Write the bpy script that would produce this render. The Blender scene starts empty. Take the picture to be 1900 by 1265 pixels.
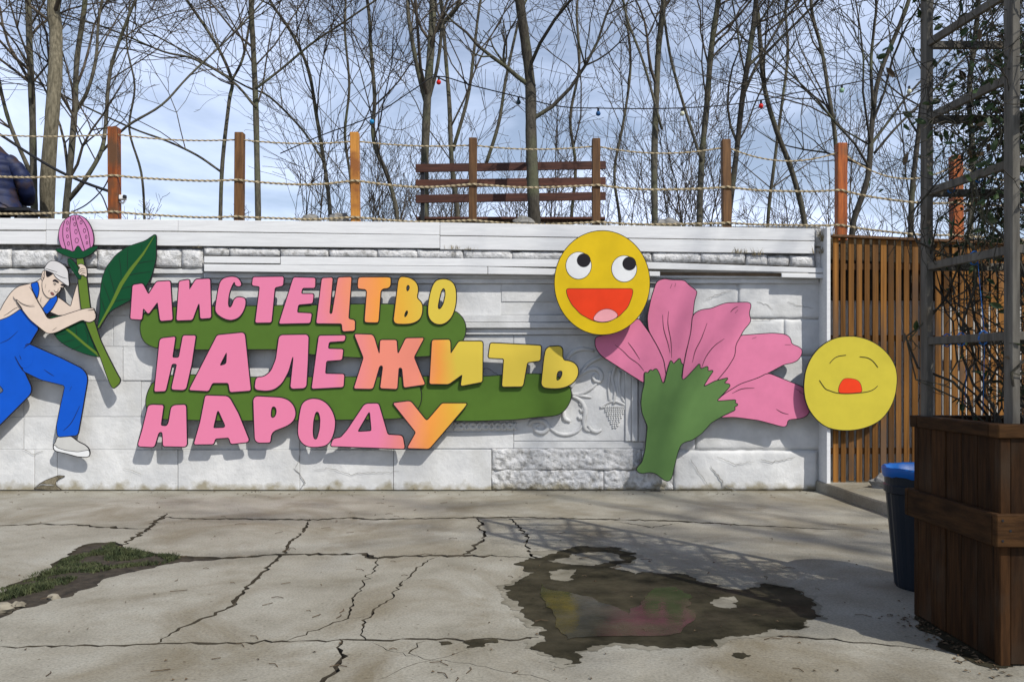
import bpy, bmesh, math, random
import numpy as np
from mathutils import Vector, Matrix, noise
from mathutils.geometry import delaunay_2d_cdt

# ------------------------------------------------------------------ camera, sky, sun, exposure
S = bpy.context.scene
COL = S.collection
F = 1600.0          # focal length in photo pixels (1900 wide)
H = 1.6             # eye height
HZ = 690.0          # horizon row of the photo
D = 11.64           # distance to the wall

cam = bpy.data.cameras.new("camera")
camo = bpy.data.objects.new("camera", cam)
COL.objects.link(camo)
camo.location = (0, 0, H)
camo.rotation_euler = (math.radians(90), 0, 0)
cam.sensor_width = 36.0
cam.lens = 36.0 * F / 1900.0
cam.shift_y = (HZ - 632.5) / 1900.0
cam.clip_start = 0.05
cam.clip_end = 2000
S.camera = camo

SUN = Vector((-0.79, 1.0, -1.36)).normalized()      # direction in which the light travels
world = bpy.data.worlds.new("World")
S.world = world
world.use_nodes = True
wn, wl = world.node_tree.nodes, world.node_tree.links
wn.clear()
wo = wn.new("ShaderNodeOutputWorld")
bg = wn.new("ShaderNodeBackground")
bg.inputs[1].default_value = 0.10
sky = wn.new("ShaderNodeTexSky")
sky.sky_type = 'NISHITA'
sky.sun_disc = False
sky.sun_elevation = math.asin(-SUN.z)
sky.sun_rotation = math.atan2(-SUN.x, -SUN.y)
sky.air_density = 1.0
sky.dust_density = 0.6
sky.ozone_density = 1.6
tc = wn.new("ShaderNodeTexCoord")
mp = wn.new("ShaderNodeMapping")
mp.inputs['Scale'].default_value = (1.0, 1.0, 2.3)
mp.inputs['Location'].default_value = (0.35, 0.1, 0.3)
cn = wn.new("ShaderNodeTexNoise")
cn.inputs['Scale'].default_value = 3.1
cn.inputs['Detail'].default_value = 7
cn.inputs['Roughness'].default_value = 0.55
cn.inputs['Distortion'].default_value = 0.5
cr = wn.new("ShaderNodeValToRGB")
cr.color_ramp.elements[0].position = 0.38
cr.color_ramp.elements[0].color = (0.30, 0.30, 0.30, 1)
cr.color_ramp.elements[1].position = 0.60
cr.color_ramp.elements[1].color = (0.95, 0.95, 0.95, 1)
mix = wn.new("ShaderNodeMixRGB")
mix.inputs[2].default_value = (11.6, 13.2, 17.0, 1)
wl.new(tc.outputs['Generated'], mp.inputs[0])
wl.new(mp.outputs[0], cn.inputs['Vector'])
wl.new(cn.outputs['Fac'], cr.inputs[0])
sxyz = wn.new("ShaderNodeSeparateXYZ")
el = wn.new("ShaderNodeMapRange"); el.interpolation_type = 'SMOOTHSTEP'
el.inputs[1].default_value = 0.05; el.inputs[2].default_value = 0.62; el.inputs[3].default_value = 1.0; el.inputs[4].default_value = 0.22
wl.new(tc.outputs['Generated'], sxyz.inputs[0]); wl.new(sxyz.outputs['Z'], el.inputs[0])
cm = wn.new("ShaderNodeMath"); cm.operation = 'MULTIPLY'
wl.new(cr.outputs[0], cm.inputs[0]); wl.new(el.outputs[0], cm.inputs[1])
wl.new(cm.outputs[0], mix.inputs[0])
wl.new(sky.outputs[0], mix.inputs[1])
wl.new(mix.outputs[0], bg.inputs[0])
wl.new(bg.outputs[0], wo.inputs[0])

sl = bpy.data.lights.new("sun", 'SUN')
sl.energy = 5.0
sl.angle = math.radians(0.55)
sl.color = (1.0, 0.965, 0.90)
so = bpy.data.objects.new("sun", sl)
COL.objects.link(so)
so.location = (6, -8, 20)
so.rotation_euler = SUN.to_track_quat('-Z', 'Y').to_euler()

S.view_settings.view_transform = 'Standard'
S.view_settings.look = 'None'
S.view_settings.exposure = -0.1
S.view_settings.gamma = 1.0
S.view_settings.use_curve_mapping = False

R = random.Random(7)

# ------------------------------------------------------------------ helpers
def P(px, py, Y):
    return Vector(((px - 950.0) / F * Y, Y, H - (py - HZ) / F * Y))

def G(px, py, z=0.0):
    """photo pixel -> point on the ground"""
    Y = F * (H - z) / (py - HZ)
    return Vector(((px - 950.0) / F * Y, Y, z))

WL = {}
def wloc(o):
    return WL.get(o, Vector((0, 0, 0))) if o else Vector((0, 0, 0))

def tag(o, label=None, cat=None, group=None, kind=None):
    if label: o['label'] = label
    if cat: o['category'] = cat
    if group: o['group'] = group
    if kind: o['kind'] = kind
    return o

def thing(name, loc, label=None, cat=None, group=None, kind=None):
    o = bpy.data.objects.new(name, None)
    o.empty_display_size = 0.2
    COL.objects.link(o)
    o.location = loc
    WL[o] = Vector(loc)
    return tag(o, label, cat, group, kind)

def obj(name, verts, faces, mats, parent=None, fmat=None, smooth=False, label=None, kind=None, center=None):
    """mesh object from world-space vertices"""
    va = np.array([tuple(v) for v in verts], dtype=float)
    if center is None:
        lo, hi = va.min(0), va.max(0)
        center = (lo + hi) / 2
        center[2] = lo[2]
    c = np.array(center, dtype=float)
    me = bpy.data.meshes.new(name)
    me.from_pydata((va - c).tolist(), [], [tuple(f) for f in faces])
    if not isinstance(mats, (list, tuple)): mats = [mats]
    for m in mats: me.materials.append(m)
    if fmat is not None:
        me.polygons.foreach_set("material_index", np.array(fmat, dtype=np.int32))
    if smooth:
        me.polygons.foreach_set("use_smooth", np.ones(len(me.polygons), dtype=bool))
    me.update()
    o = bpy.data.objects.new(name, me)
    COL.objects.link(o)
    if parent is not None:
        o.parent = parent
        o.location = Vector(c) - wloc(parent)
    else:
        o.location = c
    WL[o] = Vector(c)
    if label: o['label'] = label
    if kind: o['kind'] = kind
    return o

class MB:
    def __init__(self): self.v = []; self.f = []; self.m = []
    def add(self, vs, fs, mi=0):
        b = len(self.v)
        self.v += [tuple(x) for x in vs]
        for f in fs:
            self.f.append(tuple(b + i for i in f)); self.m.append(mi)
    def hexa(self, c8, mi=0, bev=0.0):
        """8 corners: bottom ring 0-3, top ring 4-7"""
        if bev <= 0:
            self.add(c8, [(3,2,1,0),(4,5,6,7),(0,1,5,4),(1,2,6,5),(2,3,7,6),(3,0,4,7)], mi)
            return
        bm = bmesh.new()
        vs = [bm.verts.new(c) for c in c8]
        for f in [(3,2,1,0),(4,5,6,7),(0,1,5,4),(1,2,6,5),(2,3,7,6),(3,0,4,7)]:
            bm.faces.new([vs[i] for i in f])
        bmesh.ops.recalc_face_normals(bm, faces=bm.faces)
        bmesh.ops.bevel(bm, geom=list(bm.edges), offset=bev, segments=1, affect='EDGES', profile=0.5)
        bm.verts.index_update()
        self.add([v.co.copy() for v in bm.verts], [[v.index for v in f.verts] for f in bm.faces], mi)
        bm.free()
    def box(self, x0, x1, y0, y1, z0, z1, mi=0, bev=0.0):
        self.hexa([(x0,y0,z0),(x1,y0,z0),(x1,y1,z0),(x0,y1,z0),(x0,y0,z1),(x1,y0,z1),(x1,y1,z1),(x0,y1,z1)], mi, bev)
    def bar(self, a, b, w, h, up=Vector((0,0,1)), mi=0, bev=0.0):
        a, b = Vector(a), Vector(b)
        t = (b - a).normalized()
        s = t.cross(up)
        if s.length < 1e-4: s = t.cross(Vector((1,0,0)))
        s.normalize()
        u = s.cross(t).normalized()
        s *= w / 2; u *= h / 2
        self.hexa([a-s-u, b-s-u, b+s-u, a+s-u, a-s+u, b-s+u, b+s+u, a+s+u], mi, bev)
    def tube(self, pts, rad, n=6, mi=0, cap=True, twist=0.0, lobes=None):
        pts = [Vector(p) for p in pts]
        if not hasattr(rad, '__len__'): rad = [rad] * len(pts)
        rings = []
        ref = None
        ang = 0.0
        for i, p in enumerate(pts):
            a = pts[max(i-1, 0)]; b = pts[min(i+1, len(pts)-1)]
            t = (b - a)
            if t.length < 1e-9: t = Vector((0,0,1))
            t.normalize()
            if ref is None:
                ref = t.orthogonal().normalized()
            ref = (ref - t * ref.dot(t))
            if ref.length < 1e-6: ref = t.orthogonal()
            ref.normalize()
            bi = t.cross(ref)
            ring = []
            for k in range(n):
                th = 2*math.pi*k/n + ang
                r = rad[i]
                if lobes: r *= lobes[k % len(lobes)]
                ring.append(p + (ref*math.cos(th) + bi*math.sin(th)) * r)
            rings.append(ring)
            ang += twist
        vs = [v for r in rings for v in r]
        fs = []
        for i in range(len(rings)-1):
            for k in range(n):
                k2 = (k+1) % n
                fs.append((i*n+k, i*n+k2, (i+1)*n+k2, (i+1)*n+k))
        if cap:
            fs.append(tuple(reversed(range(n))))
            fs.append(tuple((len(rings)-1)*n+k for k in range(n)))
        self.add(vs, fs, mi)
    def build(self, name, mats, parent=None, smooth=False, **kw):
        return obj(name, self.v, self.f, mats, parent, fmat=self.m, smooth=smooth, **kw)

# ------------------------------------------------------------------ materials
def new_mat(name):
    m = bpy.data.materials.new(name)
    m.use_nodes = True
    nt = m.node_tree
    b = nt.nodes.get("Principled BSDF")
    return m, nt.nodes, nt.links, b

def rgba(c): return (c[0], c[1], c[2], 1.0)

def rough_mat(name, c1, c2, scale=8.0, rough=0.8, bump=0.3, bdist=0.01, bscale=None, stretch=(1,1,1), spec=0.3, c3=None, s3=1.5, rand=0.0, detail=6, lo=0.35, hi=0.65, fine=None, coord='Object'):
    m, N, L, b = new_mat(name)
    tc = N.new("ShaderNodeTexCoord")
    mp = N.new("ShaderNodeMapping"); mp.inputs['Scale'].default_value = stretch
    src = tc.outputs[coord]
    if coord == 'World':
        pass
    oi = N.new("ShaderNodeObjectInfo")
    va = N.new("ShaderNodeVectorMath"); va.operation = 'ADD'
    vm = N.new("ShaderNodeVectorMath"); vm.operation = 'SCALE'
    cmb = N.new("ShaderNodeCombineXYZ")
    for i in range(3): L.new(oi.outputs['Random'], cmb.inputs[i])
    L.new(cmb.outputs[0], vm.inputs[0]); vm.inputs['Scale'].default_value = 37.0
    L.new(src, va.inputs[0]); L.new(vm.outputs[0], va.inputs[1])
    L.new(va.outputs[0], mp.inputs[0])
    n1 = N.new("ShaderNodeTexNoise"); n1.inputs['Scale'].default_value = scale; n1.inputs['Detail'].default_value = detail
    n1.inputs['Roughness'].default_value = 0.6
    L.new(mp.outputs[0], n1.inputs['Vector'])
    r1 = N.new("ShaderNodeValToRGB")
    r1.color_ramp.elements[0].position = lo; r1.color_ramp.elements[0].color = rgba(c1)
    r1.color_ramp.elements[1].position = hi; r1.color_ramp.elements[1].color = rgba(c2)
    L.new(n1.outputs['Fac'], r1.inputs[0])
    out = r1.outputs[0]
    if c3 is not None:
        n3 = N.new("ShaderNodeTexNoise"); n3.inputs['Scale'].default_value = s3; n3.inputs['Detail'].default_value = 5
        L.new(va.outputs[0], n3.inputs['Vector'])
        r3 = N.new("ShaderNodeValToRGB")
        r3.color_ramp.elements[0].position = 0.52; r3.color_ramp.elements[0].color = (0,0,0,1)
        r3.color_ramp.elements[1].position = 0.70; r3.color_ramp.elements[1].color = (1,1,1,1)
        L.new(n3.outputs['Fac'], r3.inputs[0])
        mx = N.new("ShaderNodeMixRGB"); mx.inputs[2].default_value = rgba(c3)
        L.new(r3.outputs[0], mx.inputs[0]); L.new(out, mx.inputs[1])
        out = mx.outputs[0]
    if rand > 0:
        hs = N.new("ShaderNodeHueSaturation")
        mr = N.new("ShaderNodeMapRange"); mr.inputs[3].default_value = 1-rand; mr.inputs[4].default_value = 1+rand
        L.new(oi.outputs['Random'], mr.inputs[0]); L.new(mr.outputs[0], hs.inputs['Value'])
        L.new(out, hs.inputs['Color']); out = hs.outputs[0]
    L.new(out, b.inputs['Base Color'])
    b.inputs['Roughness'].default_value = rough
    b.inputs['Specular IOR Level'].default_value = spec
    if bump > 0:
        n2 = N.new("ShaderNodeTexNoise"); n2.inputs['Scale'].default_value = bscale or scale*3; n2.inputs['Detail'].default_value = 8
        n2.inputs['Roughness'].default_value = 0.65
        L.new(mp.outputs[0], n2.inputs['Vector'])
        bp = N.new("ShaderNodeBump"); bp.inputs['Strength'].default_value = bump; bp.inputs['Distance'].default_value = bdist
        L.new(n2.outputs['Fac'], bp.inputs['Height']); L.new(bp.outputs[0], b.inputs['Normal'])
    return m

def paint(name, c, rough=0.55, var=0.04):
    d = tuple(x*(1-var) for x in c); e = tuple(min(1, x*(1+var)) for x in c)
    return rough_mat(name, d, e, scale=5, rough=rough, bump=0.12, bdist=0.002, bscale=60, spec=0.18)

M = {}
M['ink'] = paint('black_ink', (0.012, 0.010, 0.013))
M['wall_paint'] = rough_mat('white_wall_paint', (0.50,0.50,0.495), (0.63,0.625,0.61), scale=3.2, rough=0.85, bump=0.6, bdist=0.014, bscale=16, c3=(0.49,0.485,0.465), s3=2.2, rand=0.035)
def weather(m, z1=0.20):
    """damp yellow-brown splash stain low on the wall, thin dark flaking spots above"""
    N, L = m.node_tree.nodes, m.node_tree.links
    b = N.get("Principled BSDF")
    src = b.inputs['Base Color'].links[0].from_socket
    geo = N.new("ShaderNodeNewGeometry"); sx = N.new("ShaderNodeSeparateXYZ"); L.new(geo.outputs['Position'], sx.inputs[0])
    nz = N.new("ShaderNodeTexNoise"); nz.inputs['Scale'].default_value = 5; nz.inputs['Detail'].default_value = 7; L.new(geo.outputs['Position'], nz.inputs['Vector'])
    ma = N.new("ShaderNodeMath"); ma.operation = 'MULTIPLY_ADD'; ma.inputs[1].default_value = -0.42; L.new(nz.outputs['Fac'], ma.inputs[0]); L.new(sx.outputs['Z'], ma.inputs[2])
    mr = N.new("ShaderNodeMapRange"); mr.inputs[1].default_value = -0.20; mr.inputs[2].default_value = -0.10; mr.inputs[3].default_value = 0.85; mr.inputs[4].default_value = 0.0
    L.new(ma.outputs[0], mr.inputs[0])
    mx = N.new("ShaderNodeMixRGB"); mx.inputs[2].default_value = (0.24, 0.205, 0.125, 1); L.new(mr.outputs[0], mx.inputs[0]); L.new(src, mx.inputs[1])
    # flaking spots: noise stretched along the wall
    mp = N.new("ShaderNodeMapping"); mp.inputs['Scale'].default_value = (0.6, 1, 2.4); L.new(geo.outputs['Position'], mp.inputs[0])
    n2 = N.new("ShaderNodeTexNoise"); n2.inputs['Scale'].default_value = 9; n2.inputs['Detail'].default_value = 9; n2.inputs['Roughness'].default_value = 0.75; L.new(mp.outputs[0], n2.inputs['Vector'])
    r2 = N.new("ShaderNodeValToRGB"); r2.color_ramp.elements[0].position = 0.27; r2.color_ramp.elements[0].color = (0.25,0.25,0.25,1); r2.color_ramp.elements[1].position = 0.34; r2.color_ramp.elements[1].color = (1,1,1,1)
    L.new(n2.outputs['Fac'], r2.inputs[0])
    m2 = N.new("ShaderNodeMixRGB"); m2.blend_type = 'MULTIPLY'; m2.inputs[0].default_value = 0.8; L.new(mx.outputs[0], m2.inputs[1]); L.new(r2.outputs[0], m2.inputs[2])
    L.new(m2.outputs[0], b.inputs['Base Color'])
weather(M['wall_paint'])
M['rock_paint'] = rough_mat('white_painted_rock', (0.50,0.495,0.485), (0.68,0.67,0.66), scale=9, rough=0.9, bump=1.0, bdist=0.035, bscale=20, rand=0.04, c3=(0.30,0.29,0.27), s3=13)
weather(M['rock_paint'])
M['board_paint'] = rough_mat('white_painted_board', (0.60,0.60,0.60), (0.68,0.68,0.675), scale=2.5, rough=0.7, bump=0.25, bdist=0.004, bscale=8, stretch=(1,6,14), rand=0.03)
M['mortar'] = rough_mat('old_mortar', (0.16,0.155,0.145), (0.36,0.35,0.33), scale=14, rough=0.95, bump=0.8, bdist=0.02)
M['bare_board'] = rough_mat('bare_brown_board', (0.09,0.06,0.035), (0.17,0.12,0.075), scale=6, rough=0.85, bump=0.3)
M['slat'] = rough_mat('oiled_pine_slat', (0.085,0.036,0.008), (0.215,0.094,0.020), scale=3.0, spec=0.15, rough=0.7, bump=0.3, bdist=0.004, bscale=9, stretch=(9,9,0.8), rand=0.42, c3=(0.085,0.05,0.028), s3=2.6)
M['post_wood'] = rough_mat('orange_stained_post', (0.15,0.035,0.007), (0.33,0.085,0.013), scale=4, rough=0.5, bump=0.3, bdist=0.004, stretch=(9,9,0.8), rand=0.25, c3=(0.11,0.05,0.02), s3=3)
M['post_gold'] = rough_mat('golden_stained_post', (0.40,0.17,0.025), (0.55,0.24,0.045), scale=4, rough=0.5, bump=0.3, bdist=0.004, stretch=(9,9,0.8), c3=(0.25,0.09,0.02), s3=3)
M['post_brown'] = rough_mat('brown_stained_post', (0.075,0.034,0.011), (0.15,0.072,0.024), scale=4, rough=0.6, bump=0.3, bdist=0.004, stretch=(9,9,0.8), rand=0.2)
M['bench_wood'] = rough_mat('dark_red_bench_wood', (0.042,0.014,0.008), (0.085,0.028,0.014), scale=4, rough=0.55, bump=0.25, bdist=0.003, stretch=(0.8,9,9), rand=0.15)
M['planter_wood'] = rough_mat('dark_brown_planter_wood', (0.015,0.0065,0.0022), (0.048,0.021,0.007), scale=3.2, spec=0.12, rough=0.75, bump=0.45, bdist=0.006, bscale=8, stretch=(8,8,0.9), rand=0.3, c3=(0.04,0.026,0.016), s3=2.2)
M['planter_rail'] = rough_mat('brown_planter_rail', (0.022,0.010,0.0035), (0.062,0.029,0.010), scale=3.2, spec=0.12, rough=0.75, bump=0.45, bdist=0.006, bscale=8, stretch=(1.5,1.5,9), rand=0.25)
M['grey_wood'] = rough_mat('weathered_grey_timber', (0.070,0.064,0.054), (0.15,0.138,0.115), scale=3.0, rough=0.85, bump=0.5, bdist=0.005, bscale=9, stretch=(9,9,0.8), rand=0.12, c3=(0.10,0.085,0.065), s3=3)
M['black_metal'] = paint('black_painted_steel', (0.02,0.02,0.022), 0.4)
M['rope'] = rough_mat('jute_rope', (0.27,0.215,0.13), (0.44,0.36,0.23), scale=40, rough=0.95, bump=0.4, bdist=0.004)
M['bark'] = rough_mat('grey_brown_bark', (0.050,0.045,0.033), (0.125,0.112,0.082), scale=9, rough=0.95, bump=0.8, bdist=0.02, stretch=(3,3,0.7), c3=(0.10,0.105,0.06), s3=2.5)
M['bark_pale'] = rough_mat('pale_rough_bark', (0.11,0.095,0.062), (0.27,0.235,0.16), scale=11, rough=0.95, bump=1.0, bdist=0.03, stretch=(3,3,0.7))
M['bark_dark'] = rough_mat('dark_bark', (0.030,0.026,0.020), (0.080,0.070,0.054), scale=10, rough=0.95, bump=0.8, bdist=0.02, stretch=(3,3,0.7), c3=(0.10,0.105,0.06), s3=2.0)
M['twig'] = rough_mat('brown_twigs', (0.042,0.033,0.024), (0.10,0.080,0.058), scale=4, rough=0.9, bump=0)
M['soil'] = rough_mat('dark_soil', (0.025,0.020,0.014), (0.065,0.052,0.036), scale=14, rough=0.95, bump=0.8, bdist=0.03)
M['leaf'] = rough_mat('dark_evergreen_leaf', (0.018,0.035,0.012), (0.05,0.085,0.028), scale=2.5, rough=0.45, bump=0)
M['dry_leaf'] = rough_mat('dry_brown_leaf', (0.05,0.032,0.016), (0.13,0.09,0.05), scale=5, rough=0.8, bump=0)
M['grass'] = rough_mat('short_grass', (0.015,0.026,0.008), (0.075,0.085,0.034), scale=9, rough=0.8, bump=0)
M['straw'] = rough_mat('dry_grass_straw', (0.16,0.13,0.075), (0.34,0.28,0.17), scale=6, rough=0.9, bump=0)
M['stone'] = rough_mat('grey_stone', (0.14,0.135,0.125), (0.27,0.26,0.24), scale=9, rough=0.9, bump=0.7, bdist=0.02)
M['pebble'] = rough_mat('pale_pebble', (0.15,0.13,0.095), (0.27,0.24,0.18), scale=9, rough=0.85, bump=0.4, bdist=0.01)
M['bin_black'] = paint('black_bin_plastic', (0.012,0.017,0.024), 0.4)
M['bin_blue'] = paint('blue_bag_plastic', (0.010,0.105,0.38), 0.35)
M['blue_string'] = paint('blue_string', (0.03,0.14,0.42), 0.6)
M['white_plastic'] = paint('white_plastic', (0.7,0.7,0.68), 0.4)

M['old_earth'] = rough_mat('bare_sandy_mortar', (0.10,0.085,0.055), (0.24,0.205,0.14), scale=14, rough=0.95, bump=0.8, bdist=0.02)
# ------------------------------------------------------------------ 2-D polygon tools
def cut_corners(pts, r, it=2, closed=True):
    pts = [Vector((p[0], p[1])) for p in pts]
    for k in range(it):
        out = []
        n = len(pts)
        rng = range(n) if closed else range(n-1)
        if not closed: out.append(pts[0])
        for i in rng:
            a, b = pts[i], pts[(i+1) % n]
            d = (b - a).length
            if d < 1e-6: continue
            c = min(d*0.27, r/(k+1))
            t = (b - a)/d
            out.append(a + t*c); out.append(b - t*c)
        if not closed: out.append(pts[-1])
        pts = out
    return pts

def smooth_line(pts, sub=5):
    """Catmull-Rom through open points (any dimension)"""
    p = [Vector(q) for q in pts]
    if len(p) < 3: return p
    p = [p[0]*2 - p[1]] + p + [p[-1]*2 - p[-2]]
    out = []
    for i in range(1, len(p)-2):
        a, b, c, d = p[i-1], p[i], p[i+1], p[i+2]
        for k in range(sub):
            t = k/sub
            out.append(0.5*((2*b) + (c-a)*t + (2*a-5*b+4*c-d)*t*t + (-a+3*b-3*c+d)*t**3))
    out.append(p[-2])
    return out

def area(p):
    return 0.5*sum(p[i].x*p[(i+1)%len(p)].y - p[(i+1)%len(p)].x*p[i].y for i in range(len(p)))

def offset(p, d):
    """grow (d>0) a polygon"""
    s = 1 if area(p) > 0 else -1
    n = len(p); out = []
    for i in range(n):
        a, b, c = p[i-1], p[i], p[(i+1) % n]
        t1 = (b-a); t2 = (c-b)
        if t1.length < 1e-9 or t2.length < 1e-9: out.append(b.copy()); continue
        t1.normalize(); t2.normalize()
        n1 = Vector((t1.y, -t1.x)); n2 = Vector((t2.y, -t2.x))
        m = n1 + n2
        if m.length < 0.2: m = n1
        m.normalize()
        k = 1.0 / max(0.55, m.dot(n1))
        out.append(b + m*(d*k*s))
    return out

def cdt(polys):
    vs = []; fs = []
    for p in polys:
        b = len(vs); vs += [Vector((q[0], q[1])) for q in p]; fs.append(list(range(b, b+len(p))))
    r = delaunay_2d_cdt(vs, [], fs, 0, 1e-6, True)
    return r[0], r[2], r[5]

def inside(p, poly):
    x, y = p; c = False
    n = len(poly); j = n-1
    for i in range(n):
        if (poly[i].y > y) != (poly[j].y > y) and x < (poly[j].x-poly[i].x)*(y-poly[i].y)/(poly[j].y-poly[i].y)+poly[i].x:
            c = not c
        j = i
    return c

def solid_from_faces(verts2, faces, mids, front, back):
    """verts2: 2-D verts, faces with material index; front/back map 2-D -> 3-D. side wall uses material 1"""
    used = sorted({i for f in faces for i in f})
    mp_ = {v: k for k, v in enumerate(used)}
    n = len(used)
    V = [front(verts2[i]) for i in used] + [back(verts2[i]) for i in used]
    Fs = []; Ms = []
    edges = {}
    for f, m in zip(faces, mids):
        g = [mp_[i] for i in f]
        Fs.append(tuple(g)); Ms.append(m)
        Fs.append(tuple(n+i for i in reversed(g))); Ms.append(1)
        for i in range(len(g)):
            edges[(g[i], g[(i+1) % len(g)])] = True
    for (a, b) in list(edges):
        if (b, a) not in edges:
            Fs.append((b, a, n+a, n+b)); Ms.append(1)
    return V, Fs, Ms

def piece(name, poly, off, color, parent=None, holes=(), border=2.0, r=4.0, thick=0.018, label=None, hr=None):
    """flat painted cut-out board, outlined in black: one solid mesh. poly in photo pixels on the plane D-off"""
    Y = D - off
    inner = cut_corners(poly, r)
    hs = [cut_corners(h, hr or r) for h in holes]
    polys = [inner] + hs
    grown = None
    if border > 0:
        grown = offset(inner, border)
        sh = [offset(h, -border) for h in hs]
        polys = [grown] + sh + [inner] + hs
    vs, fs, _ = cdt(polys)
    faces = []; mids = []
    outer = grown or inner
    cut = ([offset(h, -border) for h in hs] if border > 0 else hs)
    for f in fs:
        c = sum((vs[i] for i in f), Vector((0, 0)))/len(f)
        if not inside(c, outer): continue
        if any(inside(c, h) for h in cut): continue
        col = inside(c, inner) and not any(inside(c, h) for h in hs)
        faces.append(tuple(f)); mids.append(0 if col else 1)
    # photo y runs down: the winding seen from the camera
    V, Fs, Ms = solid_from_faces(vs, faces, mids, lambda q: P(q.x, q.y, Y), lambda q: P(q.x, q.y, Y) + Vector((0, thick, 0)))
    return obj(name, V, [tuple(reversed(f)) for f in Fs], [color, M['ink'] if border > 0 else color], parent, fmat=Ms, label=label)

def ribbon(mb, pts, off, w, taper=True, sub=4, mi=0):
    """thin painted line (photo pixels) on the plane D-off"""
    q = smooth_line([Vector((p[0], p[1])) for p in pts], sub) if len(pts) > 2 else [Vector(p) for p in pts]
    n = len(q); vs = []; fs = []
    for i in range(n):
        t = q[min(i+1, n-1)] - q[max(i-1, 0)]
        t.normalize()
        nn = Vector((-t.y, t.x))
        k = i/(n-1)
        ww = w*(0.45 + 0.55*math.sin(math.pi*min(1, max(0, k)))) if taper else w
        vs.append(P(*(q[i]+nn*ww/2), D-off)); vs.append(P(*(q[i]-nn*ww/2), D-off))
    for i in range(n-1): fs.append((2*i, 2*i+1, 2*i+3, 2*i+2))
    mb.add(vs, fs, mi)

def tf(ox, oy, s):
    return lambda pts: [(ox + x/s, oy + y/s) for x, y in pts]

# ------------------------------------------------------------------ ground
def ground_material():
    m, N, L, b = new_mat('worn_concrete')
    geo = N.new("ShaderNodeNewGeometry")
    def noi(scale, detail=6, rough=0.6, stretch=None, dist=0.0):
        n = N.new("ShaderNodeTexNoise"); n.inputs['Scale'].default_value = scale
        n.inputs['Detail'].default_value = detail; n.inputs['Roughness'].default_value = rough
        n.inputs['Distortion'].default_value = dist
        if stretch:
            mp = N.new("ShaderNodeMapping"); mp.inputs['Scale'].default_value = stretch
            L.new(geo.outputs['Position'], mp.inputs[0]); L.new(mp.outputs[0], n.inputs['Vector'])
        else:
            L.new(geo.outputs['Position'], n.inputs['Vector'])
        return n.outputs['Fac']
    def ramp(src, stops):
        r = N.new("ShaderNodeValToRGB"); e = r.color_ramp.elements
        e[0].position, e[0].color = stops[0][0], rgba(stops[0][1])
        e[1].position, e[1].color = stops[-1][0], rgba(stops[-1][1])
        for p, c in stops[1:-1]:
            x = e.new(p); x.color = rgba(c)
        L.new(src, r.inputs[0]); return r.outputs[0]
    def mixc(f, a, b_, mode='MIX'):
        x = N.new("ShaderNodeMixRGB"); x.blend_type = mode
        for i, s in ((0, f), (1, a), (2, b_)):
            if hasattr(s, 'is_linked'): L.new(s, x.inputs[i])
            elif i == 0: x.inputs[0].default_value = s
            else: x.inputs[i].default_value = rgba(s)
        return x.outputs[0]
    base = ramp(noi(1.1, 7, 0.62), [(0.3, (0.20,0.183,0.14)), (0.5, (0.285,0.265,0.215)), (0.72, (0.35,0.335,0.285))])
    stain = ramp(noi(0.9, 8, 0.65, (1, 0.75, 1), 0.8), [(0.48, (0,0,0)), (0.68, (1,1,1))])
    base = mixc(stain, base, (0.185,0.158,0.108))
    rust = ramp(noi(1.9, 7, 0.65, (1, 0.6, 1), 0.5), [(0.64, (0,0,0)), (0.74, (0.5,0.5,0.5))])
    base = mixc(rust, base, (0.23,0.155,0.075))
    fine = ramp(noi(60, 3, 0.7), [(0.25, (0.60,0.60,0.60)), (0.55, (1,1,1)), (0.8, (1.16,1.16,1.16))])
    base = mixc(1.0, base, fine, 'MULTIPLY')
    pit = ramp(noi(24, 3, 0.6), [(0.26, (0.40,0.37,0.31)), (0.35, (1,1,1))])
    base = mixc(1.0, base, pit, 'MULTIPLY')
    L.new(base, b.inputs['Base Color'])
    b.inputs['Roughness'].default_value = 0.85
    b.inputs['Specular IOR Level'].default_value = 0.25
    bp = N.new("ShaderNodeBump"); bp.inputs['Strength'].default_value = 0.5; bp.inputs['Distance'].default_value = 0.008
    L.new(noi(35, 8, 0.7), bp.inputs['Height'])
    bp2 = N.new("ShaderNodeBump"); bp2.inputs['Strength'].default_value = 0.5; bp2.inputs['Distance'].default_value = 0.05
    L.new(noi(2.2, 4, 0.5), bp2.inputs['Height']); L.new(bp.outputs[0], bp2.inputs['Normal'])
    L.new(bp2.outputs[0], b.inputs['Normal'])
    return m
M['concrete'] = ground_material()
M['dirt'] = rough_mat('bare_dirt', (0.035,0.029,0.020), (0.075,0.062,0.043), scale=5, rough=0.95, bump=0.6, bdist=0.02)

mb = MB()
mb.add([(-400,-300,-0.03),(400,-300,-0.03),(400,500,-0.03),(-400,500,-0.03)], [(0,1,2,3)])
tag(mb.build('ground', M['dirt'], smooth=False), kind='structure')

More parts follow.
